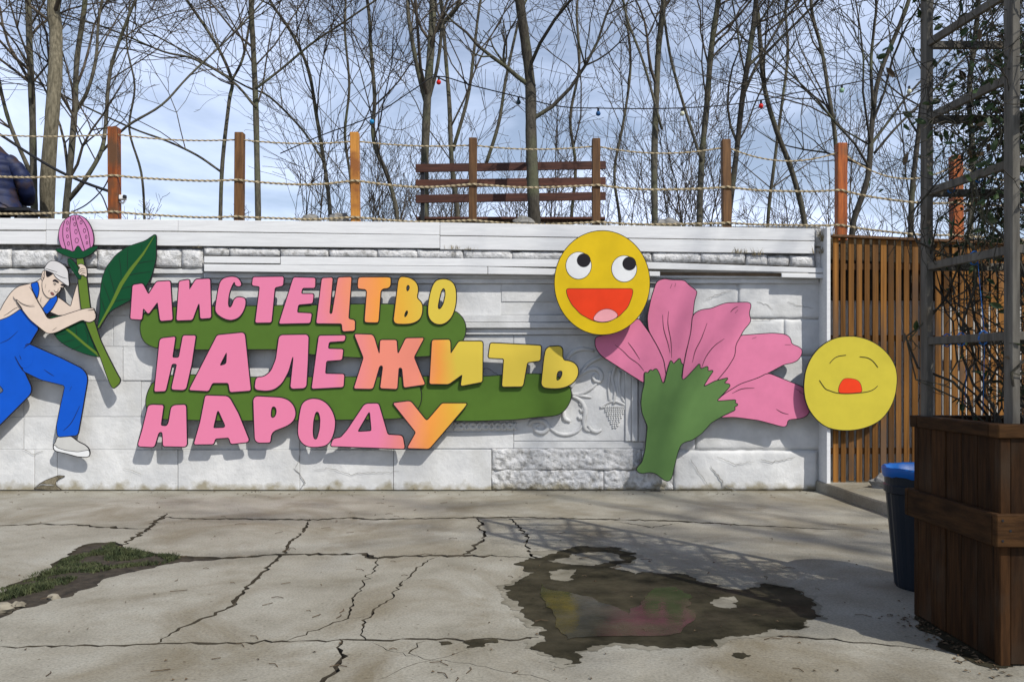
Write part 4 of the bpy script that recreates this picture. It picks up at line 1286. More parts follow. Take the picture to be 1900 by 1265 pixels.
LT = [
 ('М', 'pink cut-out letter М that starts the top word', A([(138,205),(235,190),(292,298),(372,172),(505,165),(528,545),(408,555),(382,368),(292,488),(240,428),(228,543),(115,535)]), [], 4, 1),
 ('И', 'pink cut-out letter И in the top word, right after the М', A([(593,168),(692,152),(692,255),(755,150),(895,143),(905,525),(800,533),(792,388),(780,388),(722,545),(567,550)]), [], 4, 1),
 ('С', 'pink cut-out letter С, curved, third of the top word', A([(1000,155),(1060,128),(1130,122),(1180,145),(1208,215),(1143,217),(1137,165),(1110,200),(1078,290),(1068,400),(1085,430),(1110,410),(1130,345),(1160,323),(1210,325),(1245,345),(1235,430),(1190,510),(1130,543),(1070,545),(1000,515),(950,470),(948,420),(975,250)]), [], 6, 1),
 ('Т', 'pink cut-out letter Т in the top word between С and Е', A([(1315,128),(1615,124),(1608,210),(1528,228),(1495,570),(1338,572),(1382,218),(1305,208)]), [], 4, 1),
 ('Е', 'pink slanted cut-out letter Е in the top word', B([(-28,130),(185,136),(182,232),(58,232),(45,292),(168,292),(158,383),(18,395),(5,475),(150,482),(135,575),(-170,582)]), [], 3.5, 1),
 ('Ц', 'salmon cut-out letter Ц with a tail, in the top word', B([(250,138),(355,133),(322,485),(350,487),(408,132),(538,127),(508,535),(572,550),(570,650),(452,657),(445,580),(195,578)]), [], 4, 1),
 ('Т', 'orange rounded cut-out letter Т in the top word after the Ц', B([(605,140),(625,130),(915,130),(922,150),(918,230),(825,242),(802,560),(790,570),(675,568),(668,550),(692,245),(610,240),(600,225)]), [], 5, 1),
 ('В', 'orange to yellow cut-out letter В in the top word', B([(1003,130),(1060,125),(1130,145),(1180,190),(1192,260),(1172,332),(1220,370),(1235,430),(1220,520),(1170,565),(1090,585),(948,580)]), [B([(1075,215),(1095,200),(1110,220),(1105,250),(1085,270),(1075,255)]), B([(1055,490),(1075,450),(1092,455),(1090,490),(1065,522),(1055,515)])], 7, 1),
 ('О', 'yellow cut-out letter О that ends the top word', B([(1345,180),(1400,148),(1480,150),(1535,185),(1560,250),(1562,360),(1545,450),(1510,530),(1450,580),(1390,590),(1335,570),(1295,520),(1287,440),(1305,300)]), [B([(1415,260),(1435,232),(1455,245),(1460,300),(1440,390),(1410,440),(1385,440),(1382,410),(1400,320)])], 9, 1),
 ('Н', 'tall pink cut-out letter Н that starts the middle word', A([(405,740),(425,725),(556,710),(525,915),(590,915),(630,698),(755,698),(712,985),(660,1215),(635,1230),(525,1225),(520,1205),(572,975),(522,972),(460,1240),(350,1245),(400,760)]), [], 4, 2),
 ('А', 'wide pink cut-out letter А in the middle word', A([(965,695),(1215,670),(1235,690),(1293,1235),(1090,1250),(1075,1160),(918,1160),(880,1240),(690,1230)]), [A([(1050,868),(1060,868),(1055,975),(1000,993),(990,985)])], 4, 2),
 ('Л', 'pink cut-out letter Л with a curved left leg in the middle word', A([(1572,695),(1858,690),(1850,950),(1835,1210),(1680,1218),(1712,910),(1700,905),(1660,1050),(1600,1160),(1530,1220),(1450,1238),(1330,1225),(1345,1105),(1420,1105),(1490,1050),(1540,930)]), [], 5, 2),
 ('Е', 'pink upright cut-out letter Е in the middle word before the Ж', B([(220,700),(480,697),(472,750),(318,760),(308,828),(458,832),(445,935),(292,945),(280,1072),(468,1076),(460,1200),(150,1217)]), [], 3.5, 2),
 ('Ж', 'wide salmon cut-out letter Ж in the middle word', B([(567,685),(740,690),(760,715),(805,870),(815,870),(820,742),(980,742),(988,870),(1000,870),(1070,725),(1248,722),(1148,910),(1258,1175),(1052,1205),(1035,1015),(1000,1010),(985,1220),(820,1212),(848,1000),(830,988),(810,1000),(750,1210),(730,1218),(563,1215),(658,915)]), [], 3.5, 2),
 ('И', 'orange to yellow cut-out letter И in the middle word', B([(1328,742),(1495,738),(1505,760),(1508,880),(1590,755),(1810,755),(1822,770),(1818,1150),(1608,1190),(1625,1075),(1490,1172),(1303,1170)]), [], 4, 2),
 ('Т', 'yellow cut-out letter Т in the middle word', E([(685,245),(1180,270),(1172,415),(1045,432),(1005,655),(990,668),(800,670),(818,395),(665,388)]), [], 4, 2),
 ('Ь', 'yellow cut-out letter Ь that ends the middle word', E([(1232,283),(1390,273),(1388,415),(1460,420),(1520,450),(1548,510),(1530,590),(1470,650),(1390,682),(1300,688),(1182,675),(1210,400)]), [E([(1335,540),(1350,515),(1385,513),(1392,540),(1375,590),(1345,613),(1328,605)])], 7, 2),
 ('Н', 'squat pink cut-out letter Н that starts the bottom word', C_([(290,435),(330,425),(440,430),(412,630),(470,635),(490,600),(515,450),(545,430),(650,425),(660,445),(668,815),(650,835),(435,830),(430,700),(415,688),(390,700),(355,820),(340,838),(200,832),(190,810),(230,680)]), [], 4, 3),
 ('А', 'narrow pink cut-out letter А in the bottom word', C_([(850,335),(1060,342),(1090,365),(1170,510),(1275,770),(1260,790),(1098,808),(1080,745),(945,755),(930,810),(737,812),(800,590)]), [C_([(965,485),(980,485),(1045,630),(1035,650),(930,655),(928,640)])], 4, 3),
 ('Р', 'pink one-bowled cut-out letter Р in the bottom word, after the narrow А', C_([(1318,342),(1610,358),(1690,400),(1732,480),(1725,560),(1670,620),(1495,690),(1485,785),(1475,795),(1335,795),(1325,560)]), [C_([(1492,470),(1505,440),(1535,445),(1548,480),(1540,530),(1515,555),(1495,550),(1488,535)])], 7, 3),
 ('О', 'pink oval cut-out letter О in the bottom word, before the triangular Д', Dd([(60,410),(110,375),(180,365),(260,385),(330,450),(375,550),(378,640),(350,750),(300,820),(210,838),(110,835),(45,790),(15,720),(18,620),(40,470)]), [Dd([(185,500),(205,490),(222,505),(235,560),(230,660),(205,755),(185,768),(165,750),(158,690),(165,580)])], 9, 3),
 ('Д', 'pink triangular cut-out letter Д in the bottom word', Dd([(690,415),(795,413),(808,430),(892,718),(1020,725),(1040,740),(1058,840),(1050,855),(335,828),(360,760),(435,745),(500,670),(660,430)]), [Dd([(705,498),(720,498),(735,675),(725,683),(605,690),(600,680)])], 4, 3),
 ('У', 'salmon to yellow cut-out letter У that ends the bottom word', Dd([(945,410),(1100,390),(1125,400),(1265,575),(1285,575),(1425,412),(1670,412),(1640,455),(1320,830),(1295,855),(1085,848),(1170,695)]), [], 4, 3)]
for i, (ch, lab, poly, holes, r, row) in enumerate(LT):
    sign('cutout_letter', lab, poly, 0.203 + 0.001*(i % 3), {1: g1, 2: g2, 3: g3}[row], holes, (2.0 if r < 5 else r*0.75), 1.9, 'letter', 'letters of the slogan on the wall', hr=2.5)
    # stand-off bracket behind each letter
# ------------------------------------------------------------------ worker cut-out
M['skin_paint'] = paint('flat_skin_paint', (0.63, 0.51, 0.415))
M['blue_paint'] = paint('overall_blue_paint', (0.003, 0.078, 0.47))
M['cap_paint'] = paint('cap_white_paint', (0.58, 0.56, 0.55))
M['shoe_paint'] = paint('shoe_grey_paint', (0.50, 0.49, 0.46))
M['white_paint'] = paint('white_sign_paint', (0.68, 0.68, 0.67))
M['leaf_dark'] = paint('dark_leaf_paint', (0.003, 0.060, 0.020))
M['stem_green'] = paint('stem_green_paint', (0.10, 0.165, 0.02))
M['bud_pink'] = paint('bud_pink_paint', (0.52, 0.185, 0.37))
M['petal_pink'] = paint('petal_pink_paint', (0.62, 0.175, 0.295))
M['calyx_green'] = paint('calyx_green_paint', (0.10, 0.19, 0.055))
M['smile_yellow'] = paint('warm_yellow_paint', (0.62, 0.42, 0.006))
M['lemon'] = paint('lemon_yellow_paint', (0.52, 0.43, 0.040))
M['mouth_red'] = paint('mouth_red_paint', (0.72, 0.045, 0.008))
M['tongue'] = paint('tongue_pink_paint', (0.78, 0.34, 0.36))
M['lip'] = paint('lip_paint', (0.20, 0.075, 0.07))
F5 = tf(0, 480, 7.908); F6 = tf(60, 390, 7.908); L1 = tf(0, 380, 3.954); L2 = tf(0, 600, 3.954); LW = tf(0, 620, 5.27)
wk = thing('worker_cutout', P(40, 845, D-0.2), 'painted cut-out of a bare shouldered worker in blue overalls and white cap pulling a flower', 'sign')
o0 = 0.180
piece('rear_arm', F5([(720,770),(760,520),(830,560),(900,600),(950,640),(1040,710),(1060,620),(1130,390),(1180,260),(1260,250),(1240,500),(1220,740),(1100,830),(910,850)]), o0, M['skin_paint'], wk, border=1.3, r=2.5)
piece('torso', F5([(-260,1040),(-120,900),(0,770),(60,650),(160,500),(260,410),(460,365),(560,330),(600,290),(700,330),(830,560),(720,770),(680,830),(500,950),(330,760),(0,930)]), o0+0.003, M['skin_paint'], wk, border=1.3, r=4)
piece('boot', [(-62,803),(-40,825),(-30,838),(-40,856),(-66,862),(-96,846),(-92,828)], o0, M['shoe_paint'], wk, border=1.3, r=3)
piece('overalls', [(-52,618),(-25,600),(0,594.5),(15,589),(28,581),(39,573),(57,594),(72,608),(54,638),(50,650),(44,688),(57,716),(58,724),(55,732),(0,787),(-40,825),(-66,800),(-20,742),(8,725),(0,715),(-30,680),(-56,640)], o0+0.006, M['blue_paint'], wk, border=1.4, r=3)
piece('strap', F5([(455,370),(550,340),(570,440),(560,520),(540,585),(480,450)]), o0+0.009, M['blue_paint'], wk, border=1.2, r=1.5)
piece('strap', F5([(740,590),(830,540),(838,600),(770,720),(690,810),(620,745)]), o0+0.009, M['blue_paint'], wk, border=1.2, r=1.5)
piece('trouser_leg', [(50,637),(64,643),(114,665),(152,684),(160,694),(162,704),(153,757),(144,807),(107,810),(105,791),(112,755),(121,715),(76,704),(43,688),(38,660)], o0+0.009, M['blue_paint'], wk, border=1.4, r=3)
piece('hip', [(40,640),(53,642.5),(62,660),(58,676),(45,684.5),(30,672)], o0+0.011, M['blue_paint'], wk, border=0, r=3, thick=0.008)
piece('shoe', LW([(560,1000),(690,995),(760,1050),(840,1090),(872,1130),(875,1180),(850,1200),(760,1195),(640,1160),(540,1140),(520,1110),(525,1075),(545,1060)]), o0+0.006, M['shoe_paint'], wk, border=1.3, r=3)
piece('shoe_sole', LW([(530,1078),(560,1112),(640,1137),(760,1152),(870,1132),(876,1182),(850,1198),(760,1193),(650,1162),(542,1138),(523,1110)]), o0+0.009, M['white_paint'], wk, border=1.0, r=2)
piece('ear', F5([(640,172),(615,225),(605,300),(628,322),(660,280),(665,200)]), o0+0.009, M['skin_paint'], wk, border=0.9, r=3)
piece('face', F5([(655,170),(700,165),(960,290),(945,395),(920,420),(895,430),(870,480),(830,510),(800,555),(735,580),(690,560),(645,510),(622,440),(618,330),(655,290)]), o0+0.012, M['skin_paint'], wk, border=1.0, r=3)
piece('hair', F5([(668,168),(790,215),(735,255),(692,275),(675,250)]), o0+0.0145, M['ink'], wk, border=0, r=2, thick=0.002)
piece('cap', F5([(652,150),(670,110),(720,45),(780,28),(860,50),(950,110),(995,180),(1000,290),(1015,400),(985,392),(900,330),(830,280),(800,240),(790,212),(655,160)]), o0+0.016, M['cap_paint'], wk, border=1.2, r=3)
piece('lips', F5([(735,495),(765,488),(800,520),(785,540),(755,530)]), o0+0.0145, M['lip'], wk, border=0.4, r=2, thick=0.002)
# flower the worker pulls (levels above the torso, below the front arm)
fl = thing('flower_cutout', P(215, 720, D-0.2), 'tall painted cut-out flower with pink bud and dark leaves held by the worker', 'sign')
of = 0.188
piece('leaf', [(90,588),(115,585),(150,590),(166,606),(178,632),(187,660),(182,662),(160,657),(132,646),(112,634),(102,622),(98,612)], of-0.006, M['leaf_dark'], fl, border=1.2, r=4)
piece('stem', [(142,474),(153,474),(158,500),(161,520),(167,572),(176,600),(186,632),(200,661),(217,694),(225,707),(212,720),(208,719),(201,704),(186,661),(172,630),(160,600),(151,573),(146,530)], of+0.010, M['stem_green'], fl, border=1.4, r=5)
piece('leaf', L1([(1145,213),(1143,400),(1112,520),(1075,590),(970,690),(820,770),(785,805),(722,912),(715,900),(735,780),(735,650),(750,540),(780,460),(850,370),(930,310),(1070,265),(1110,235)]), of+0.004, M['leaf_dark'], fl, border=1.2, r=4)
piece('leaf', F6([(515,708),(560,712),(625,770),(685,870),(715,980),(700,1015),(670,1000),(600,900),(530,790)]), of+0.014, M['leaf_dark'], fl, border=1.0, r=3)
piece('bud', F6([(385,380),(395,290),(430,200),(490,130),(570,85),(640,72),(720,90),(790,140),(850,230),(885,330),(900,430),(885,540),(740,650),(600,640),(440,570),(400,470)]), of+0.010, M['bud_pink'], fl, border=1.3, r=5)
piece('sepals', F6([(325,570),(430,562),(530,585),(610,625),(640,560),(665,525),(690,540),(735,622),(850,550),(970,520),(940,570),(850,650),(740,700),(610,706),(500,670),(390,620)]), of+0.014, M['leaf_dark'], fl, border=1.2, r=3)
m = MB()
for q in ([(475,160),(450,250),(450,400),(495,575)], [(565,95),(550,250),(570,450),(603,618)], [(625,80),(660,230),(720,430),(770,595)], [(680,85),(760,180),(820,320),(850,540)]):
    ribbon(m, F6(q), of+0.0115, 1.3, False)
for x_, y_, a_, b2 in ((515,185,14,26),(512,285,14,26),(515,385,14,24),(530,490,16,28),(600,130,9,18),(622,207,14,26),(640,315,18,32),(652,445,25,35),(672,120,9,15),(715,180,16,24),(765,300,18,28),(790,392,13,26),(802,480,12,20)):
    ribbon(m, F6([(x_+a_*math.cos(t*0.5236), y_+b2*math.sin(t*0.5236)) for t in range(13)]), of+0.0115, 0.9, False, 2)
ribbon(m, F6([(525,720),(600,830),(690,990)]), of+0.0155, 0.8)
m.build('ink_lines', M['ink'], kind='stuff', parent=fl)
m = MB()   # veins and midribs of the two big leaves
for q in ([(1130,560),(1010,600)], [(1000,265),(990,390)]): pass
for q in ([(940,300),(935,400),(935,480)], [(870,350),(885,470),(890,560)], [(790,450),(820,560),(845,660)], [(750,560),(790,660),(810,720)], [(740,680),(765,760),(775,790)], [(1130,410),(1060,420),(990,435)], [(1110,490),(1000,505),(930,520)], [(1060,590),(950,600),(870,625)], [(960,690),(880,700),(830,715)], [(1040,290),(1035,345)]):
    ribbon(m, L1(q), of+0.0055, 0.9)
for q in ([(400,85),(450,80),(490,70)], [(440,150),(500,130),(545,120)], [(520,195),(560,180),(600,160)], [(555,10),(560,60),(565,120)], [(620,30),(645,100),(640,165)], [(680,110),(690,160),(685,205)]):
    ribbon(m, [(x_/3.954, 600+y_/3.954) for x_, y_ in q], of-0.0045, 0.9)
m.build('leaf_veins', M['ink'], fl, kind='stuff')
m = MB()
def wedge(m, pts, ws, off):
    q = [Vector(p) for p in pts]; vs_ = []; fs_ = []
    for i, p in enumerate(q):
        t = (q[min(i+1, len(q)-1)]-q[max(i-1, 0)]).normalized(); nn = Vector((-t.y, t.x))*ws[i]/2
        vs_ += [P(*(p+nn), D-off), P(*(p-nn), D-off)]
    for i in range(len(q)-1): fs_.append((2*i, 2*i+1, 2*i+3, 2*i+2))
    m.add(vs_, fs_)
wedge(m, L1([(1133,228),(1050,360),(960,475),(890,580),(825,715),(760,830),(720,900)]), [0.5,4,6.5,7,5.5,4,2.5], of+0.0065)
wedge(m, [(x_/3.954, 600+y_/3.954) for x_, y_ in [(460,20),(540,80),(620,150),(690,205),(735,242)]], [4,4.5,4.5,4.5,4.5], of-0.0035)
m.build('midribs', M['stem_green'], fl, kind='stuff')
# front arm and the two hands: in front of the stem
piece('front_arm', F5([(230,600),(310,720),(440,890),(600,1020),(680,1085),(740,1095),(830,1075),(1000,990),(1210,890),(1250,915),(1320,930),(1380,900),(1405,860),(1395,790),(1370,755),(1378,730),(1300,728),(1200,745),(1000,810),(910,840),(700,895),(620,745),(540,620),(510,540),(430,420),(300,450)]), o0+0.024, M['skin_paint'], wk, border=1.2, r=4)
piece('shoulder', F5([(215,590),(180,520),(280,430),(400,395),(440,420),(505,545),(528,620),(480,690),(330,660),(262,610)]), o0+0.0265, M['skin_paint'], wk, border=0, r=5, thick=0.0022)
piece('hand', F5([(1135,100),(1180,74),(1238,98),(1268,140),(1274,250),(1258,268),(1228,232),(1185,240),(1155,215),(1145,180),(1185,125)]), o0+0.024, M['skin_paint'], wk, border=1.1, r=2)
m = MB()
H1 = o0+0.0255
for q in ([(1150,185),(1200,148),(1250,150)], [(1155,212),(1200,180),(1262,185)], [(1185,236),(1215,208),(1268,215)]):
    ribbon(m, F5(q), H1, 0.9)
for q, w in (([(240,592),(320,660),(420,695),(510,697)], 1.0), ([(430,410),(480,480),(530,590)], 1.0), ([(235,610),(300,695),(330,740)], 1.0), ([(770,1050),(830,1008)], 1.0), ([(1285,755),(1360,748),(1378,735)], 1.0), ([(1395,790),(1380,800)], .8), ([(1402,840),(1386,846)], .8)):
    ribbon(m, F5(q), o0+0.0285, w)
for q, w in (([(55,838),(120,800),(210,735),(275,708)], 1.0), ([(605,560),(598,605),(597,640)], 0.9)):
    ribbon(m, F5(q), o0+0.0045, w)
for q, w in (([(670,372),(662,430)], .9), ([(775,330),(810,318),(862,350)], 4.2), ([(890,380),(925,385),(935,398)], 4.0), ([(780,365),(805,360),(825,380)], 1.1), ([(790,382),(812,385)], 1.8), ([(880,430),(900,425),(912,415)], 1.6), ([(790,455),(805,480),(830,490),(850,470),(855,430)], .9), ([(712,490),(720,468),(735,465)], .8), ([(645,210),(628,250),(632,290),(650,260)], .7)):
    ribbon(m, F5(q), o0+0.0165, w)
for q, w in (([(660,140),(740,168),(838,195)], 1.0), ([(800,218),(900,268),(990,292)], 1.0)):
    ribbon(m, F5(q), o0+0.0175, w)
for q, w, l in (([(0,725),(30,718),(66,672)], 1.0, .0075), ([(145,215),(185,290),(225,355)], 1.5, .0125), ([(190,205),(200,228),(207,248)], 1.2, .0125), ([(430,345),(480,380),(530,410)], 1.2, .0105), ([(680,555),(700,508)], 1.2, .0105), ([(620,942),(700,860),(780,700)], 1.2, .0105), ([(232,138),(262,112),(288,96)], 1.2, .0125)):
    q2 = F5([(0,1240),(130,1180),(265,1060)]) if l == .0075 else LW(q)
    ribbon(m, q2, o0+l, w)
m.build('ink_lines', M['ink'], kind='stuff', parent=wk)

# ------------------------------------------------------------------ big pink flower
K2 = tf(1080, 500, 4.519); K3 = tf(1120, 640, 4.5175)
pf = thing('flower_cutout', P(1215, 890, D-0.2), 'large painted cut-out pink carnation with green stem between the two yellow faces', 'sign')
pe = [
 K2([(110,600),(118,565),(230,545),(380,490),(470,405),(560,530),(640,640),(690,730),(720,840),(690,950),(520,950),(380,862),(270,790),(160,720),(115,655)]),
 K2([(640,95),(690,78),(740,90),(860,92),(890,130),(955,175),(962,195),(940,260),(925,400),(915,530),(870,680),(840,850),(800,950),(710,900),(690,760),(640,650),(560,510),(550,400),(580,250),(620,120)]),
 K2([(930,380),(990,340),(1080,330),(1130,310),(1200,283),(1310,278),(1400,276),(1418,300),(1395,370),(1415,420),(1400,455),(1350,510),(1320,570),(1285,630),(1280,720),(1220,820),(1120,940),(1000,980),(840,940),(850,830),(880,680),(915,530)]),
 K2([(1320,555),(1450,545),(1600,535),(1710,545),(1750,580),(1752,625),(1830,655),(1848,690),(1820,750),(1770,780),(1700,790),(1560,865),(1480,910),(1330,960),(1200,1050),(1130,1100),(1060,1000),(1120,920),(1220,820),(1280,720),(1285,640)]),
 K2([(1130,1100),(1200,1040),(1330,960),(1480,910),(1560,868),(1700,925),(1860,990),(1898,1060)]) + [(1502,750),(1502,766),(1490,775),(1461,778),(1460,789),(1454,791.5),(1408,779),(1363,773),(1332,774),(1310,772)]]
lv = [0.000, 0.003, 0.006, 0.009, 0.012]
op = 0.205
for q, l in zip(pe, (0.0, 0.003, 0.006, 0.003, 0.009)):
    piece('petal', q, op+l, M['petal_pink'], pf, border=1.4, r=4)
piece('calyx', K3([(345,225),(375,240),(392,205),(410,222),(440,195),(465,240),(490,320),(512,320),(540,200),(565,125),(585,165),(640,108),(650,160),(665,160),(650,270),(665,298),(700,270),(805,155),(808,205),(875,178),(870,222),(920,212),(880,270),(835,345),(850,348),(930,305),(1045,275),(1005,320),(1060,330),(1050,355),(950,460),(955,472),(1110,460),(1095,485),(1130,497),(1090,520),(1105,540),(1000,590),(900,650),(820,740),(740,795),(680,810),(645,835),(620,900),(595,1000),(570,1110),(545,1140),(510,1130),(440,1075),(390,1062),(320,1075),(285,1060),(275,1035),(325,980),(350,880),(370,680),(325,570),(315,490),(325,400),(345,320)]), op+0.0125, M['calyx_green'], pf, border=1.4, r=2.2)
m = MB()
for q, l in (([(275,630),(340,680),(400,740),(470,790),(520,850)],0.0),([(385,610),(430,670),(485,755)],0.0),([(675,380),(685,500),(720,620),(738,700)],.003),([(725,350),(720,460),(745,600),(752,740)],.003),([(755,120),(740,158)],.003),([(785,115),(778,145)],.003),
             ([(1048,450),(1000,580),(950,680),(925,780)],.006),([(1193,580),(1110,640),(1040,730),(1000,830)],.006),([(1308,310),(1270,330),(1245,358)],.006),([(1308,338),(1282,366)],.006),
             ([(1425,580),(1462,567)],.003),([(1700,630),(1750,630)],.003),([(1258,1038),(1340,1000),(1445,993)],.009),([(1628,1170),(1680,1200),(1732,1213)],.009),([(1790,1000),(1840,1025)],.009),([(1820,1025),(1858,1045)],.009)):
    ribbon(m, K2(q), op+l+0.0014, 1.4)
m.build('ink_lines', M['ink'], kind='stuff', parent=pf)

# ------------------------------------------------------------------ yellow faces
E1 = tf(1010, 410, 5.5)
def ell(cx, cy, rx, ry, n=48): return [(cx+rx*math.cos(2*math.pi*i/n), cy+ry*math.sin(2*math.pi*i/n)) for i in range(n)]
oe = 0.47
sc = 1.0
f1 = thing('smiley_cutout', P(1117, 620, D-oe), 'bright yellow laughing face disc with open red mouth, overlapping the boards along the wall top', 'sign')
piece('face_disc', E1(ell(590, 630, 485, 528, 72)), oe, M['smile_yellow'], f1, border=1.3, r=3)
piece('mouth', E1([(222,692),(905,692),(895,765),(850,880),(760,972),(650,1028),(560,1032),(480,1008),(370,948),(280,850),(237,765)]), oe+0.002, M['mouth_red'], f1, border=1.0, r=3, thick=0.0018)
piece('tongue', E1([(490,1006),(540,932),(600,902),(660,897),(720,922),(758,968),(690,1012),(620,1028),(560,1028)]), oe+0.004, M['tongue'], f1, border=0.8, r=4, thick=0.0018)
for cx, cy, rx, ry in ((350,455,128,136), (815,488,126,132)):
    e = piece('eye', E1(ell(cx, cy, rx, ry, 40)), oe+0.002, M['white_paint'], f1, border=1.0, r=3, thick=0.0018)
    piece('pupil', E1(ell(cx+52, cy-54, 70, 70, 32)), oe+0.004, M['ink'], e, border=0, r=3, thick=0.0018)
m = MB()
for px, py in ((1075,470),(1160,470)):
    m.bar(P(px, py, D-oe+0.02), Vector((P(px, py, D-oe).x, D-0.12, P(px, py, D-oe).z)), 0.04, 0.03)
m.build('bracket', M['black_metal'], f1)
E2 = tf(1470, 600, 5.75)
oe2 = 0.335
f2 = thing('smiley_cutout', P(1578, 800, D-oe2), 'pale lemon face disc with closed eyes and small red mouth, half over the slat fence', 'sign')
piece('face_disc', E2([(130,620),(150,480),(230,320),(350,210),(480,150),(590,140),(700,142),(850,190),(980,280),(1080,410),(1118,540),(1112,680),(1080,830),(1000,970),(900,1060),(750,1120),(600,1140),(450,1130),(330,1085),(220,980),(150,850),(128,720)]), oe2, M['lemon'], f2, border=1.4, r=9)
piece('mouth', E2([(492,740),(500,665),(545,592),(600,584),(690,600),(730,642),(747,733),(600,743)]), oe2+0.002, M['mouth_red'], f2, border=0.8, r=3, thick=0.0018)
m = MB()
for q in ([(400,425),(440,380),(490,350),(575,337)], [(720,355),(800,365),(860,400),(915,468)], [(290,605),(350,690),(400,715),(480,740),(600,747),(750,735),(830,720),(880,695),(912,665)]):
    ribbon(m, E2(q), oe2+0.0046, 1.2, False)
m.build('ink_lines', M['ink'], kind='stuff', parent=f2)
# short battens that hold the boards off the wall
m_done = []
def batten(px, py, off, parent_label=None):
    pass

# ------------------------------------------------------------------ planter, trellis, vine, bin
PX0, PY0, PY1 = 2.655, 4.69, 5.69
PX1 = PX0 + 1.02
ZP = 1.315
pl = thing('planter', ((PX0+PX1)/2, (PY0+PY1)/2, 0), 'big dark brown wooden planter box with a band around its middle', 'planter')
rp = random.Random(8)
def vplank(a, b_, nx, ny):
    """upright plank from ground point a to b, outward normal (nx, ny)"""
    m = MB()
    a = Vector((a[0], a[1], 0.01)); b_ = Vector((b_[0], b_[1], 0.01))
    t = (b_-a).normalized()*0.003
    k = Vector((nx, ny, 0))*-0.028
    o = Vector((nx, ny, 0))*rp.uniform(-0.003, 0.003)
    up = Vector((0, 0, ZP-0.075-0.01))
    c = [a+t+o, b_-t+o, b_-t+k, a+t+k]
    m.hexa(c + [q+up for q in c], 0, 0.003)
    m.build('plank', M['planter_wood'], pl)
cs = 0.055
ys = [PY0+cs] + [PY0+cs+(PY1-PY0-2*cs)*i/5 for i in range(1, 5)] + [PY1-cs]
for i in range(5):
    vplank((PX0, ys[i+1]), (PX0, ys[i]), -1, 0); vplank((PX1, ys[i]), (PX1, ys[i+1]), 1, 0)
xs_ = [PX0+cs+(PX1-PX0-2*cs)*i/5 for i in range(6)]
for i in range(5):
    vplank((xs_[i], PY0), (xs_[i+1], PY0), 0, -1); vplank((xs_[i+1], PY1), (xs_[i], PY1), 0, 1)
for x_ in (PX0, PX1-cs):
    for y_ in (PY0, PY1-cs):
        m = MB(); m.box(x_-0.002, x_+cs+0.002, y_-0.002, y_+cs+0.002, 0.0, ZP-0.075, bev=0.005); m.build('corner_post', M['planter_wood'], pl)
def ringboards(name, out, z0, z1, th, mat):
    a, b_, c, d = PX0-out, PX1+out, PY0-out, PY1+out
    for (x0, x1, y0, y1) in ((a, b_, c, c+th), (a, b_, d-th, d), (a, a+th, c+th+0.002, d-th-0.002), (b_-th, b_, c+th+0.002, d-th-0.002)):
        m = MB(); m.box(x0, x1, y0, y1, z0, z1, bev=0.006); m.build(name, M[mat], pl)
ringboards('band_board', 0.045, 0.655, 0.833, 0.044, 'planter_rail')
for (x_, z_) in ((PX0-0.012, 0.80), (PX0-0.012, 0.69), (PX0+0.03, 0.745), (PX0+0.16, 0.80), (PX0+0.16, 0.69)):
    m = MB(); m.tube([Vector((x_, PY0-0.043, z_)), Vector((x_, PY0-0.0475, z_))], 0.007, 8); m.build('screw', M['black_metal'], pl)
ringboards('rim_board', 0.022, ZP-0.075, ZP, 0.10, 'planter_rail')
m = MB(); m.box(PX0+0.04, PX1-0.04, PY0+0.04, PY1-0.04, ZP-0.3, ZP-0.10); m.build('soil', M['soil'], pl)

tr = thing('trellis', ((PX0+PX1)/2, (PY0+PY1)/2, ZP-0.1), 'weathered grey timber trellis tower standing in the planter', 'trellis')
TX0, TX1, TY0, TY1 = PX0+0.075, PX1-0.10, PY0+0.10, PY1-0.10
ps = 0.085
ZTOP = 5.3
for x_, y_ in ((TX0+0.024, TY0), (TX0-0.064, TY1), (TX1, TY0), (TX1, TY1)):
    m = MB(); m.box(x_, x_+0.045, y_-ps/2, y_+ps/2, ZP-0.2, ZTOP, bev=0.004); m.build('post', M['grey_wood'], tr)
    # lighter inner cleat on each post
for z in (1.80, 2.28, 2.76, 3.24, 3.72, 4.20, 4.68, 5.16):
    for (a, b_) in (((TX0+0.045, TY0+ps/2), (TX0-0.04, TY1-ps/2)), ((TX1+0.02, TY0+ps/2), (TX1+0.02, TY1-ps/2)), ((TX0-0.019, TY1+0.01), (TX1, TY1+0.01)), ((TX0+0.069, TY0-0.01), (TX1, TY0-0.01))):
        m = MB(); m.bar((a[0], a[1], z), (b_[0], b_[1], z), 0.030, 0.048, bev=0.003); m.build('rail', M['grey_wood'], tr)
